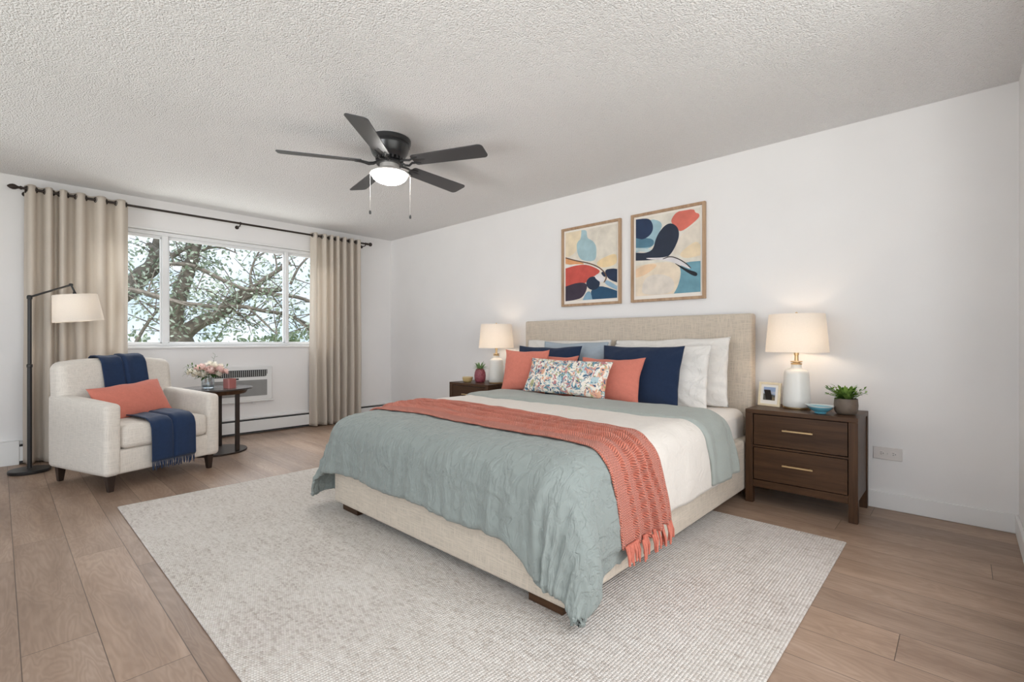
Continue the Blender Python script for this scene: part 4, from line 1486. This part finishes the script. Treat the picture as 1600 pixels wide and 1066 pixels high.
M['succulent'] = leaf_mat('green_succulent_leaf', srgb(70, 108, 44), srgb(148, 178, 92), 0.25)
M['air_plant'] = leaf_mat('air_plant_leaf', srgb(96, 128, 84), srgb(160, 184, 132), 0.2)
M['soil'] = plain('dark_soil', srgb(52, 40, 32), 0.95, vary=0.3, scale=120, bump=0.6)
# potted plant on the right nightstand
pp = thing('potted_plant', 'leafy green plant in a round brown pot on the right nightstand', 'plant', (-0.512, 3.475, NZ))
MB().lathe([(0.0, 0.0), (0.040, 0.0), (0.052, 0.006), (0.059, 0.025), (0.062, 0.055), (0.0585, 0.094), (0.0545, 0.095), (0.055, 0.080), (0.0, 0.078)], 40).build('pot', plain('brown_stoneware', srgb(104, 90, 78), 0.55, vary=0.12, scale=40), pp, smooth=50)
MB().lathe([(0.0, 0.084), (0.03, 0.083), (0.0545, 0.079), (0.0545, 0.076), (0.0, 0.076)], 24).build('soil', M['soil'], pp)
rnd = random.Random(3)
fo = MB()
for i in range(150):
    a = rnd.uniform(0, 2 * PI)
    el = rnd.uniform(0.18, 1.35)
    r = rnd.uniform(0.0, 0.034)
    b = Vector((r * math.cos(a), r * math.sin(a), 0.082 + rnd.uniform(0, 0.042)))
    d = (math.cos(a) * math.cos(el), math.sin(a) * math.cos(el), math.sin(el))
    leaf(fo, b, d, rnd.uniform(0.040, 0.072), rnd.uniform(0.014, 0.023), rnd.uniform(0.0, 0.35))
for i in range(16):
    a = rnd.uniform(0, 2 * PI)
    el = rnd.uniform(0.15, 0.6)
    d = Vector((math.cos(a) * math.cos(el), math.sin(a) * math.cos(el), math.sin(el)))
    fo.tube([Vector((0, 0, 0.085)), Vector((0, 0, 0.10)) + d * 0.115], 0.0013, 5)
    for k in range(6):
        q = Vector((0, 0, 0.10)) + d * (0.035 + 0.014 * k)
        sd = Vector((-d.y, d.x, 0.3)) * (1 if k % 2 else -1) + d * 0.9
        leaf(fo, q, sd, 0.030, 0.011, 0.1, 2)
fo.build('foliage', M['succulent'], pp, smooth=180, fixn=False)

# pineapple-shaped planter on the left nightstand
pn = thing('pineapple_planter', 'rosy pink pineapple-shaped planter with spiky leaves on the left nightstand', 'planter', (-3.745, 3.50, NZ))
g = NG('rosy_pink_glaze')
tcx = g.n('TexCoord')
vo = g.n('TexVoronoi', Vector=tcx.outputs['Object'], Scale=75.0)
g.bs(Base_Color=g.ramp(vo.outputs['Distance'], [(0.0, srgb(168, 92, 100)), (0.7, srgb(134, 62, 74))]), Roughness=0.35)
g.bs(Normal=g.bump(g.math('SUBTRACT', 1.0, vo.outputs['Distance']), 0.4, 0.006))
MB().lathe([(0.0, 0.0), (0.042, 0.0), (0.050, 0.006), (0.058, 0.035), (0.061, 0.070), (0.057, 0.105), (0.046, 0.134), (0.036, 0.146), (0.031, 0.146), (0.034, 0.134), (0.0, 0.130)], 40).build('pot', g.m, pn, smooth=60)
fo = MB()
rnd = random.Random(8)
for i in range(34):
    a = i * 2.4
    el = interp([0, 33], [0.25, 1.45], i)
    d = (math.cos(a) * math.cos(el), math.sin(a) * math.cos(el), math.sin(el))
    leaf(fo, (0.012 * math.cos(a), 0.012 * math.sin(a), 0.132), d, rnd.uniform(0.075, 0.105), 0.015, 0.25, 4)
fo.build('spiky_leaves', M['air_plant'], pn, smooth=180, fixn=False)

# little yellow bowl
by = MB().lathe([(0.0, 0.0), (0.034, 0.0), (0.046, 0.008), (0.054, 0.028), (0.056, 0.055), (0.053, 0.056), (0.050, 0.030), (0.040, 0.014), (0.0, 0.010)], 40)
tag(by.build('bowl', two_tone('straw_yellow_glaze', srgb(206, 178, 124), srgb(228, 208, 168), 0.05), None, loc=(-3.870, 3.435, NZ), smooth=50), 'small straw yellow bowl on the left nightstand', 'bowl')

# ------------------------------------------------------------------ art
ART_A = [
  ((232, 215, 185), [(0, 1), (0.325, 1), (0.301, 0.823), (0.181, 0.669), (0, 0.638)]),
  ((222, 214, 200), [(0.639, 0.993), (1, 0.992), (1, 0.646), (0.711, 0.547), (0.614, 0.622)]),
  ((235, 210, 165), [(0.59, 0.526), (0.976, 0.617), (1, 0.52), (0.976, 0.443), (0.687, 0.42)]),
  ((165, 192, 198), [(0.325, 1), (0.434, 0.992), (0.434, 0.873), (0.542, 0.826), (0.595, 0.771), (0.619, 0.719), (0.614, 0.556), (0.518, 0.533), (0.325, 0.569), (0.248, 0.661), (0.224, 0.799), (0.258, 0.854), (0.313, 0.872)]),
  ((222, 160, 110), [(0, 0.638), (0.205, 0.59), (0.422, 0.51), (0.229, 0.495), (0, 0.552)]),
  ((240, 235, 230), [(0, 0.534), (0.349, 0.517), (0.663, 0.438), (0.687, 0.388), (0, 0.466)]),
  ((200, 85, 75), [(0, 0.483), (0.229, 0.512), (0.446, 0.499), (0.639, 0.424), (0.699, 0.378), (0.59, 0.322), (0.446, 0.309), (0.422, 0.228), (0.229, 0.258), (0, 0.216)]),
  ((35, 50, 75), [(0.759, 0.398), (0.928, 0.403), (1, 0.386), (1, 0.205), (0.831, 0.264)]),
  ((150, 180, 200), [(0.807, 0.266), (1, 0.157), (1, 0.102), (0.759, 0.205)]),
  ((40, 80, 110), [(0.494, 0.132), (0.687, 0.193), (1, 0.094), (1, 0), (0.542, 0)]),
  ((60, 50, 65), [(0, 0.216), (0.229, 0.258), (0.422, 0.244), (0.446, 0.16), (0.349, 0.033), (0.181, 0.008), (0, 0)]),
  ((135, 170, 190), [(0.422, 0.112), (0.506, 0.123), (0.542, 0), (0.349, 0)]),
  ((35, 48, 70), [(0.687, 0.218), (0.677, 0.182), (0.648, 0.154), (0.605, 0.136), (0.554, 0.132), (0.503, 0.142), (0.461, 0.165), (0.432, 0.199), (0.422, 0.236), (0.432, 0.272), (0.461, 0.301), (0.503, 0.318), (0.554, 0.322), (0.605, 0.311), (0.648, 0.287), (0.677, 0.254)]),
  ((225, 222, 222), [(0.566, 0.324), (0.687, 0.363), (0.783, 0.267), (0.747, 0.222), (0.663, 0.244)]),
  ((35, 50, 75), [(0.687, 0.363), (0.783, 0.38), (0.795, 0.274)]),
  ((110, 85, 70), [(0, 0.63), (0.226, 0.563), (0.467, 0.51), (0.656, 0.44), (0.773, 0.352), (0.8, 0.283), (0.748, 0.225), (0.77, 0.216), (0.824, 0.279), (0.793, 0.359), (0.669, 0.453), (0.473, 0.526), (0.231, 0.579), (0.003, 0.646)]),
]
ART_B = [
  ((155, 185, 195), [(0.193, 0.989), (0.458, 0.906), (0.364, 0.743), (0.288, 0.605), (0, 0.57), (0, 0.745)]),
  ((85, 125, 145), [(0, 0.76), (0.307, 0.721), (0.288, 0.605), (0, 0.631)]),
  ((38, 55, 85), [(0, 1), (0.212, 0.989), (0.278, 0.917), (0.288, 0.826), (0.231, 0.76), (0.117, 0.722), (0, 0.76)]),
  ((190, 205, 205), [(0, 0.631), (0.278, 0.584), (0.25, 0.542), (0, 0.593)]),
  ((222, 212, 198), [(0.705, 0.723), (1, 0.848), (1, 0.391), (0.667, 0.478), (0.591, 0.485)]),
  ((232, 212, 180), [(0.667, 0.478), (0.932, 0.62), (1, 0.557), (1, 0.432), (0.78, 0.41)]),
  ((230, 214, 192), [(0, 0.395), (0.25, 0.409), (0.534, 0.404), (0.686, 0.348), (0.714, 0.246), (0.667, 0.064), (0.61, 0.003), (0, 0)]),
  ((232, 200, 165), [(0, 0.35), (0.155, 0.403), (0.402, 0.387), (0.155, 0.261), (0, 0.243)]),
  ((222, 212, 200), [(0.098, 0.1), (0.155, 0.231), (0.326, 0.269), (0.534, 0.231), (0.629, 0.138), (0.591, 0.004), (0.117, 0.008)]),
  ((110, 155, 170), [(0.695, 0.347), (0.818, 0.372), (1, 0.366), (1, 0.003), (0.61, 0.003), (0.676, 0.092), (0.723, 0.245)]),
  ((215, 115, 100), [(0.553, 0.885), (0.619, 0.977), (0.686, 1), (0.913, 0.996), (0.922, 0.948), (0.989, 0.925), (0.979, 0.871), (0.705, 0.73), (0.657, 0.821)]),
  ((40, 48, 65), [(0, 0.57), (0.155, 0.545), (0.288, 0.575), (0.326, 0.704), (0.392, 0.798), (0.496, 0.872), (0.591, 0.87), (0.676, 0.805), (0.695, 0.703), (0.648, 0.594), (0.553, 0.474), (0.439, 0.442), (0.212, 0.45), (0, 0.464)]),
  ((220, 215, 215), [(0.136, 0.487), (0.439, 0.46), (0.553, 0.472), (0.686, 0.419), (0.837, 0.321), (0.866, 0.276), (0.723, 0.337), (0.515, 0.42), (0.25, 0.455)]),
  ((30, 32, 40), [(0.61, 0.383), (0.667, 0.356), (0.818, 0.28), (0.96, 0.234), (0.951, 0.186), (0.875, 0.206), (0.723, 0.302)]),
  ((60, 52, 50), [(0.443, 0.436), (0.553, 0.462), (0.682, 0.416), (0.794, 0.348), (0.859, 0.287), (0.872, 0.294), (0.805, 0.356), (0.689, 0.427), (0.553, 0.475), (0.436, 0.448)]),
]



def rounded(pts, it=2):
    """ease the corners of a brushed shape, but keep points on the border of the print"""
    edge = lambda p: p[0] < 0.004 or p[0] > 0.996 or p[1] < 0.004 or p[1] > 0.996
    for _ in range(it):
        out = []
        n = len(pts)
        for i, p in enumerate(pts):
            a, b = pts[i - 1], pts[(i + 1) % n]
            if edge(p):
                out.append(p)
            else:
                out += [(p[0] * .75 + a[0] * .25, p[1] * .75 + a[1] * .25), (p[0] * .75 + b[0] * .25, p[1] * .75 + b[1] * .25)]
        pts = out
    return pts


def wall_art(label, x0, x1, z0, z1, polys, base, seed):
    t = thing('wall_art', label, 'framed art', ((x0 + x1) / 2, YB - 0.001, z0), group='abstract prints over the bed')
    w, h = (x1 - x0) / 2, z1 - z0
    b, d = 0.022, 0.030
    f = MB()
    f.box(-w, -w + b, -d, 0, 0, h).box(w - b, w, -d, 0, 0, h).box(-w + b, w - b, -d, 0, 0, b).box(-w + b, w - b, -d, 0, h - b, h)
    f.build('frame', M['frame_oak'], t, smooth=0, bevel=0.002)
    MB().box(-w + b, w - b, -0.012, -0.004, b, h - b).build('paper_mount', M['paper'], t, smooth=0)
    p = MB()
    mats = []
    mg = b + 0.018
    cols = [(base, [(0, 0), (1, 0), (1, 1), (0, 1)])] + polys
    for i, (c_, pts) in enumerate(cols):
        k = srgb(*c_)
        mats.append(plain('print_ink', k, 0.75, vary=0.12, scale=11.0))
        flat_poly(p, rounded(pts) if i else pts, -w + mg, w - mg, mg + 0.012, h - mg, -0.0124 - i * 0.00015, None, i)
    p.build('print', mats, t, smooth=0, fixn=False)
    return t


wall_art('left abstract print in an oak frame, red and navy below a pale blue shape', -2.841, -2.194, 1.370, 2.120, ART_A, (226, 218, 204), 1)
wall_art('right abstract print in an oak frame, coral and navy sweep over cream', -2.092, -1.454, 1.370, 2.123, ART_B, (224, 218, 206), 2)

# ------------------------------------------------------------------ side table, flowers, candle
st = thing('side_table', 'small round dark bronze side table beside the armchair', 'side table', (-5.125, 1.405, 0.0))
MB().lathe([(0.0, 0.0), (0.248, 0.0), (0.252, 0.004), (0.252, 0.012), (0.248, 0.016), (0.0, 0.016)], 56).build('base', M['bronze'], st)
for a in (38.0, 158.0, 278.0):
    lxp, lyp = 0.205 * math.cos(math.radians(a)), 0.205 * math.sin(math.radians(a))
    MB().box(lxp - 0.017, lxp + 0.017, lyp - 0.017, lyp + 0.017, 0.015, 0.548).build('leg', M['bronze'], st, smooth=0, bevel=0.003)
MB().lathe([(0.232, 0.545), (0.240, 0.545), (0.262, 0.580), (0.262, 0.584), (0.232, 0.584)], 56).build('apron', M['walnut'], st)
MB().lathe([(0.0, 0.584), (0.296, 0.584), (0.302, 0.588), (0.302, 0.596), (0.298, 0.600), (0.0, 0.600)], 64).build('top', plain('dark_bronze_top', srgb(58, 50, 46), 0.25, spec=0.6, vary=0.08), st)
TZ = 0.6005
vs_ = thing('vase', 'small ribbed clear glass vase holding flowers on the side table', 'vase', (-5.13, 1.335, TZ))
M['clear_glass'] = glass_mat('clear_ribbed_glass', (0.86, 0.90, 0.92, 1), 0.05, 0.22)
vb = MB().lathe([(0.0, 0.0), (0.046, 0.0), (0.052, 0.006), (0.054, 0.04), (0.050, 0.08), (0.052, 0.098), (0.049, 0.098), (0.047, 0.08), (0.050, 0.04), (0.046, 0.010), (0.0, 0.008)], 48)
for i, p in enumerate(vb.v):
    a = math.atan2(p[1], p[0])
    k = 1 + 0.022 * math.cos(a * 16)
    vb.v[i] = (p[0] * k, p[1] * k, p[2])
vb.build('vase_body', M['clear_glass'], vs_, smooth=60)
MB().lathe([(0.0, 0.0105), (0.044, 0.0105), (0.047, 0.04), (0.046, 0.055), (0.0, 0.055)], 32).build('water', glass_mat('water', (0.82, 0.88, 0.90, 1), 0.02, 0.10), vs_)

fb = thing('bouquet', 'bouquet of pink and cream flowers in the glass vase on the side table', 'flowers', (-5.13, 1.335, TZ))
M['stem'] = plain('green_stem', srgb(78, 104, 56), 0.6, vary=0.2)
M['bq_leaf'] = leaf_mat('bouquet_leaf', srgb(48, 78, 36), srgb(110, 132, 84), 0.2)
M['pink'] = leaf_mat('pink_petal', srgb(236, 200, 192), srgb(246, 226, 218), 0.3)
M['cream_petal'] = leaf_mat('cream_petal', srgb(240, 230, 212), srgb(250, 246, 238), 0.35)
rnd = random.Random(21)


def bloom(c, r, mat, d, petals=22, open_=0.9):
    """a cupped many-petalled flower head facing d"""
    d = Vector(d).normalized()
    rot = d.to_track_quat('Z', 'Y').to_matrix().to_4x4()
    m = MB()
    for i in range(petals):
        t = i / petals
        a = i * 2.39996
        inner = 1 - t
        pr = r * (0.35 + 0.65 * t)
        lift = 1.25 * inner + 0.25
        wv = 0.75 * pr + 0.25 * r
        vs, fs = [], []
        for jj in range(5):
            q = jj / 4
            ang = q * (1.9 - open_ * t * 0.9)
            rad = pr * math.sin(ang) * 0.95
            z = r * 0.62 * (1 - math.cos(ang)) * (0.7 + 0.6 * inner) - r * 0.45
            wd = wv * (0.35 + 0.65 * math.sin(min(1, q * 1.15) * PI * 0.62))
            for kk in (-1, -0.5, 0, 0.5, 1):
                aa = a + kk * wd / (pr + 0.35 * r) * 0.75
                rr = rad * (1 - 0.05 * abs(kk)) + 0.0007 * i
                vs.append(rot @ Vector((rr * math.cos(aa), rr * math.sin(aa), z - 0.03 * r * abs(kk) + 0.02 * r * math.sin(kk * 5 + i))) + Vector(c))
        for jj in range(4):
            for kk in range(4):
                fs.append((jj * 5 + kk, jj * 5 + kk + 1, (jj + 1) * 5 + kk + 1, (jj + 1) * 5 + kk))
        m.add(vs, fs)
    return m


heads = [((0.035, 0.010, 0.175), 0.050, 'pink', 'peony'), ((-0.02, -0.075, 0.188), 0.044, 'pink', 'peony'), ((0.01, 0.095, 0.178), 0.046, 'pink', 'peony'), ((-0.05, 0.03, 0.225), 0.040, 'cream_petal', 'rose'),
         ((-0.01, 0.055, 0.215), 0.042, 'cream_petal', 'rose'), ((0.03, -0.105, 0.150), 0.038, 'cream_petal', 'rose'), ((-0.04, -0.045, 0.205), 0.036, 'pink', 'rose'), ((0.045, 0.075, 0.140), 0.034, 'cream_petal', 'rose'),
         ((-0.03, 0.115, 0.200), 0.036, 'cream_petal', 'rose'), ((0.02, 0.145, 0.155), 0.030, 'pink', 'rose'), ((-0.01, -0.145, 0.165), 0.030, 'cream_petal', 'rose'), ((0.055, -0.05, 0.140), 0.034, 'cream_petal', 'rose')]
for c, r, mk, kind_ in heads:
    d = Vector((c[0] + 0.03, c[1], 0.13))
    b = bloom(c, r * 1.22, M[mk], d, 24 if kind_ == 'peony' else 18).build(kind_, M[mk], fb, smooth=180, fixn=False)
    MB().tube([(c[0], c[1], c[2] - 0.3 * r), (c[0] * 0.45, c[1] * 0.35, 0.11), (c[0] * 0.12 - 0.004, -c[1] * 0.15, 0.016)], 0.0022, 6).build('stem', M['stem'], b)
lv = MB()
for i in range(70):
    a = rnd.uniform(0, 2 * PI)
    el = rnd.uniform(-0.35, 0.8)
    b = Vector((0.03 * math.cos(a), 0.045 * math.sin(a), 0.105 + rnd.uniform(0, 0.045)))
    leaf(lv, b, (math.cos(a) * math.cos(el) * 0.8, math.sin(a) * math.cos(el), math.sin(el)), rnd.uniform(0.05, 0.085), rnd.uniform(0.018, 0.03), 0.25)
for a, el in ((-1.75, 0.42), (-1.45, 0.22), (-1.6, 0.05), (1.5, 1.25), (1.8, 0.35), (-1.3, 0.55)):
    d = Vector((math.cos(a) * math.cos(el), math.sin(a) * math.cos(el), math.sin(el)))
    sg = MB()
    for k in range(7):
        q = Vector((0, 0, 0.13)) + d * (0.07 + 0.019 * k)
        sd = Vector((0.3, d.z, -d.y)) * (1 if k % 2 else -1) + d * 0.8
        leaf(sg, q, sd, 0.034, 0.013, 0.1, 2)
    sg.tube([Vector((0, 0, 0.10)), Vector((0, 0, 0.13)) + d * 0.19], 0.0012, 5)
    sg.build('leaf_sprig', M['bq_leaf'], fb, smooth=180, fixn=False)
lv.build('greenery', M['bq_leaf'], fb, smooth=180, fixn=False)

cd = thing('candle', 'dusty pink square candle in tinted glass on the side table', 'candle', (-5.00, 1.478, TZ), math.radians(20))
def rounded_sq(s, r):
    pts = []
    for qx, qy, a0 in ((1, 1, 0), (-1, 1, 90), (-1, -1, 180), (1, -1, 270)):
        for i in range(5):
            a = math.radians(a0 + i * 22.5)
            pts.append((qx * (s - r) + r * math.cos(a), qy * (s - r) + r * math.sin(a)))
    return pts


cg = MB().prism(rounded_sq(0.041, 0.012), 0.0, 0.010)
o_, i_ = rounded_sq(0.041, 0.012), rounded_sq(0.037, 0.009)
n_ = len(o_)
vs2 = [(x, y, 0.010) for x, y in o_] + [(x, y, 0.088) for x, y in o_] + [(x, y, 0.088) for x, y in i_] + [(x, y, 0.010) for x, y in i_]
cg.add(vs2, [(a * n_ + k, a * n_ + (k + 1) % n_, (a + 1) * n_ + (k + 1) % n_, (a + 1) * n_ + k) for a in range(3) for k in range(n_)])
cg.build('glass_holder', plain('dusty_pink_glass', srgb(166, 104, 100), 0.15, spec=0.6, coat=0.3), cd, smooth=40)
wx = MB().prism(rounded_sq(0.0365, 0.009), 0.0105, 0.066).build('wax', plain('dusty_pink_wax', srgb(196, 140, 132), 0.6), cd, smooth=0)
MB().tube([(0, 0, 0.064), (0.001, 0, 0.078)], 0.0012, 6).build('wick', M['black'], wx)


# ------------------------------------------------------------------ outside the window
lawn = MB().box(-60, 40, -45, 45, -4.3, -4.2)
struct(lawn.build('ground_outside', plain('distant_lawn', srgb(120, 130, 92), 0.95, vary=0.2, scale=0.6), smooth=0))
M['bark'] = plain('grey_brown_bark', srgb(118, 108, 98), 0.9, vary=0.35, scale=14, bump=0.8, bscale=40)
M['leafa'] = leaf_mat('olive_tree_leaf', srgb(122, 134, 108), srgb(214, 220, 204), 0.5)
M['leafb'] = leaf_mat('background_tree_leaf', srgb(118, 134, 98), srgb(188, 196, 158), 0.45)
tree = thing('tree', 'spreading leafy tree with forked grey branches outside the window', 'tree', (-10.6, 2.4, -4.2))
to = Vector((-10.6, 2.4, -4.2))
FW, RT = Vector((-0.6838, 0.7297, 0)), Vector((0.7297, 0.6838, 0))


def outside(cx, cy, X):
    """point of the view (crop units: left/top of the window, 2.88 per pixel) carried out to the plane x = X"""
    px, py = 190 + cx / 2.882, 330 + cy / 2.882
    d = RT * ((px - 800) / 752.0) + FW + Vector((0, 0, (533 - py) / 752.0))
    return Vector((0, 0, 1.039)) + d * (X / d.x)


def limb(pts, X0, X1, r0, r1, name='branch'):
    P = []
    n = len(pts)
    for i, (a, b) in enumerate(pts):
        P.append(outside(a, b, X0 + (X1 - X0) * i / (n - 1)) - to)
    # smooth the polyline
    Q = []
    for i in range(n - 1):
        p0, p1, p2, p3 = P[max(i - 1, 0)], P[i], P[i + 1], P[min(i + 2, n - 1)]
        for k in range(5):
            t = k / 5
            Q.append(0.5 * ((2 * p1) + (p2 - p0) * t + (2 * p0 - 5 * p1 + 4 * p2 - p3) * t * t + (3 * p1 - p0 - 3 * p2 + p3) * t ** 3))
    Q.append(P[-1])
    rs = [r0 + (r1 - r0) * i / (len(Q) - 1) for i in range(len(Q))]
    return Q, rs


TX = -10.6
mainp = outside(262, 590, TX) - to
tk = MB()
tk.tube([Vector((mainp.x, mainp.y - 0.1, 0)), Vector((mainp.x, mainp.y - 0.05, 2.5)), mainp, outside(255, 520, TX) - to], [0.42, 0.34, 0.24, 0.15], 14)
tk.build('trunk', M['bark'], tree)
LIMBS = [
    ([(250, 600), (238, 480), (262, 380), (300, 270), (322, 200), (345, 120), (360, 20)], TX, TX + 0.4, .16, .07),
    ([(275, 565), (310, 530), (370, 492), (430, 472), (480, 440), (525, 405), (580, 375), (640, 360), (720, 352)], TX, TX + 0.8, .15, .05),
    ([(430, 472), (470, 420), (520, 378), (590, 350), (640, 310), (700, 270), (760, 230)], TX + .3, TX + 0.9, .09, .03),
    ([(40, 345), (90, 290), (140, 250), (165, 180), (180, 110), (190, 20)], TX - .6, TX - .4, .17, .10),
    ([(-60, 400), (0, 360), (40, 345)], TX - .8, TX - .6, .24, .20),
    ([(30, 352), (100, 368), (180, 392), (260, 412), (350, 424), (440, 432), (540, 430), (640, 450), (740, 466), (860, 520)], TX + .6, TX + 1.0, .045, .03),
    ([(215, 238), (290, 240), (360, 262), (430, 298), (500, 330), (560, 352), (620, 350)], TX + .4, TX + .9, .04, .035),
    ([(225, 205), (270, 175), (330, 148), (400, 100)], TX + .2, TX + .4, .05, .03),
    ([(120, 150), (170, 190), (215, 238)], TX - .2, TX + .3, .05, .04),
    ([(560, 430), (610, 470), (650, 510), (700, 555)], TX + .9, TX + 1.2, .02, .012),
    ([(60, 600), (100, 530), (150, 460), (180, 440)], TX + .2, TX + .5, .03, .02),
    ([(640, 360), (700, 378), (780, 385), (860, 410)], TX + .8, TX + 1.0, .05, .03),
    ([(600, 370), (580, 300), (600, 220), (640, 150)], TX + .7, TX + .6, .03, .012),
    ([(700, 270), (690, 200), (650, 130)], TX + .9, TX + .9, .02, .01),
    ([(740, 466), (790, 490), (850, 540)], TX + 1.0, TX + 1.1, .025, .015),
    ([(760, 330), (800, 250), (860, 190)], TX + .8, TX + .9, .03, .015),
    ([(322, 200), (380, 170), (450, 165), (520, 190)], TX + .3, TX + .6, .03, .01),
    ([(480, 440), (540, 470), (590, 520)], TX + .5, TX + .7, .02, .01),
    ([(300, 270), (270, 320), (230, 350)], TX + .2, TX + .1, .03, .012),
]
rnd = random.Random(17)
tips = []
for pts, xa, xb, ra, rb in LIMBS:
    Q, rs = limb(pts, xa, xb, ra, rb)
    MB().tube(Q, rs, 8).build('branch', M['bark'], tree)
    for q in Q[2:]:
        tips.append(q)
tw = MB()
twt = []
for i in range(190):
    q = rnd.choice(tips)
    d = Vector((rnd.uniform(-0.5, 0.5), rnd.uniform(-1, 1), rnd.uniform(-0.6, 0.9))).normalized()
    l = rnd.uniform(0.35, 0.9)
    m_ = q + d * l * 0.5 + Vector((0, 0, rnd.uniform(-0.06, 0.06)))
    e_ = q + d * l + Vector((0, 0, rnd.uniform(-0.15, 0.05)))
    tw.tube([q, m_, e_], [0.013, 0.009, 0.005], 5)
    twt += [m_, (m_ + e_) / 2, e_]
tw.build('twigs', M['bark'], tree, kind='stuff')
lf = MB()
for i in range(3900):
    if rnd.random() < 0.78:
        c = rnd.choice(twt) + Vector((rnd.gauss(0, .16), rnd.gauss(0, .16), rnd.gauss(0, .15)))
    else:
        c = outside(rnd.uniform(-120, 1000), rnd.uniform(-60, 640), TX + rnd.uniform(-0.9, 1.2)) - to
    d = Vector((rnd.uniform(-1, 1), rnd.uniform(-1, 1), rnd.uniform(-1, 0.6)))
    leaf(lf, c, d, rnd.uniform(0.055, 0.11), rnd.uniform(0.028, 0.052), rnd.uniform(0, 0.3), 2, up=(rnd.uniform(-1, 1), rnd.uniform(-1, 1), rnd.uniform(-1, 1)))
lf.build('leaves', M['leafa'], tree, smooth=180, fixn=False, kind='stuff')

BACK = ['round bushy tree beyond the window, farthest left', 'low bushy tree beyond the window, under the forked trunk', 'round tree beyond the window, below the long branch at the middle', 'bushy tree beyond the window, right of the middle', 'round tree beyond the window, behind the right-hand pane']
for i, (cx, top, rw, X) in enumerate([(70, 560, 1.3, -16.0), (270, 580, 1.5, -20.5), (470, 556, 1.5, -16.5), (640, 545, 1.7, -21.5), (800, 520, 1.3, -17.0)]):
    p = outside(cx, top, X)
    bt = thing('background_tree', BACK[i], 'tree', (p.x, p.y, -4.2), group='trees beyond the lawn')
    hh = p.z + 4.2
    MB().tube([(0, 0, 0), (0.05, 0.05, hh * 0.5), (0, 0, hh * 0.85)], [0.22, 0.15, 0.05], 10).build('trunk', M['bark'], bt)
    cl = MB()
    for k in range(1500):
        v = Vector((rnd.gauss(0, 1), rnd.gauss(0, 1), rnd.gauss(0, 1))).normalized() * (rnd.random() ** 0.4)
        bump_ = 1 + 0.25 * noise.noise(v * 2.5 + Vector((i * 7, 0, 0)))
        c = Vector((v.x * rw * bump_, v.y * rw * bump_, hh - 1.6 + v.z * 1.6 * bump_))
        leaf(cl, c, (rnd.uniform(-1, 1), rnd.uniform(-1, 1), rnd.uniform(-1, 1)), rnd.uniform(0.13, 0.24), rnd.uniform(0.08, 0.14), 0.2, 2, up=(rnd.uniform(-1, 1), rnd.uniform(-1, 1), rnd.uniform(-1, 1)))
    cl.build('crown', M['leafb'], bt, smooth=180, fixn=False, kind='stuff')
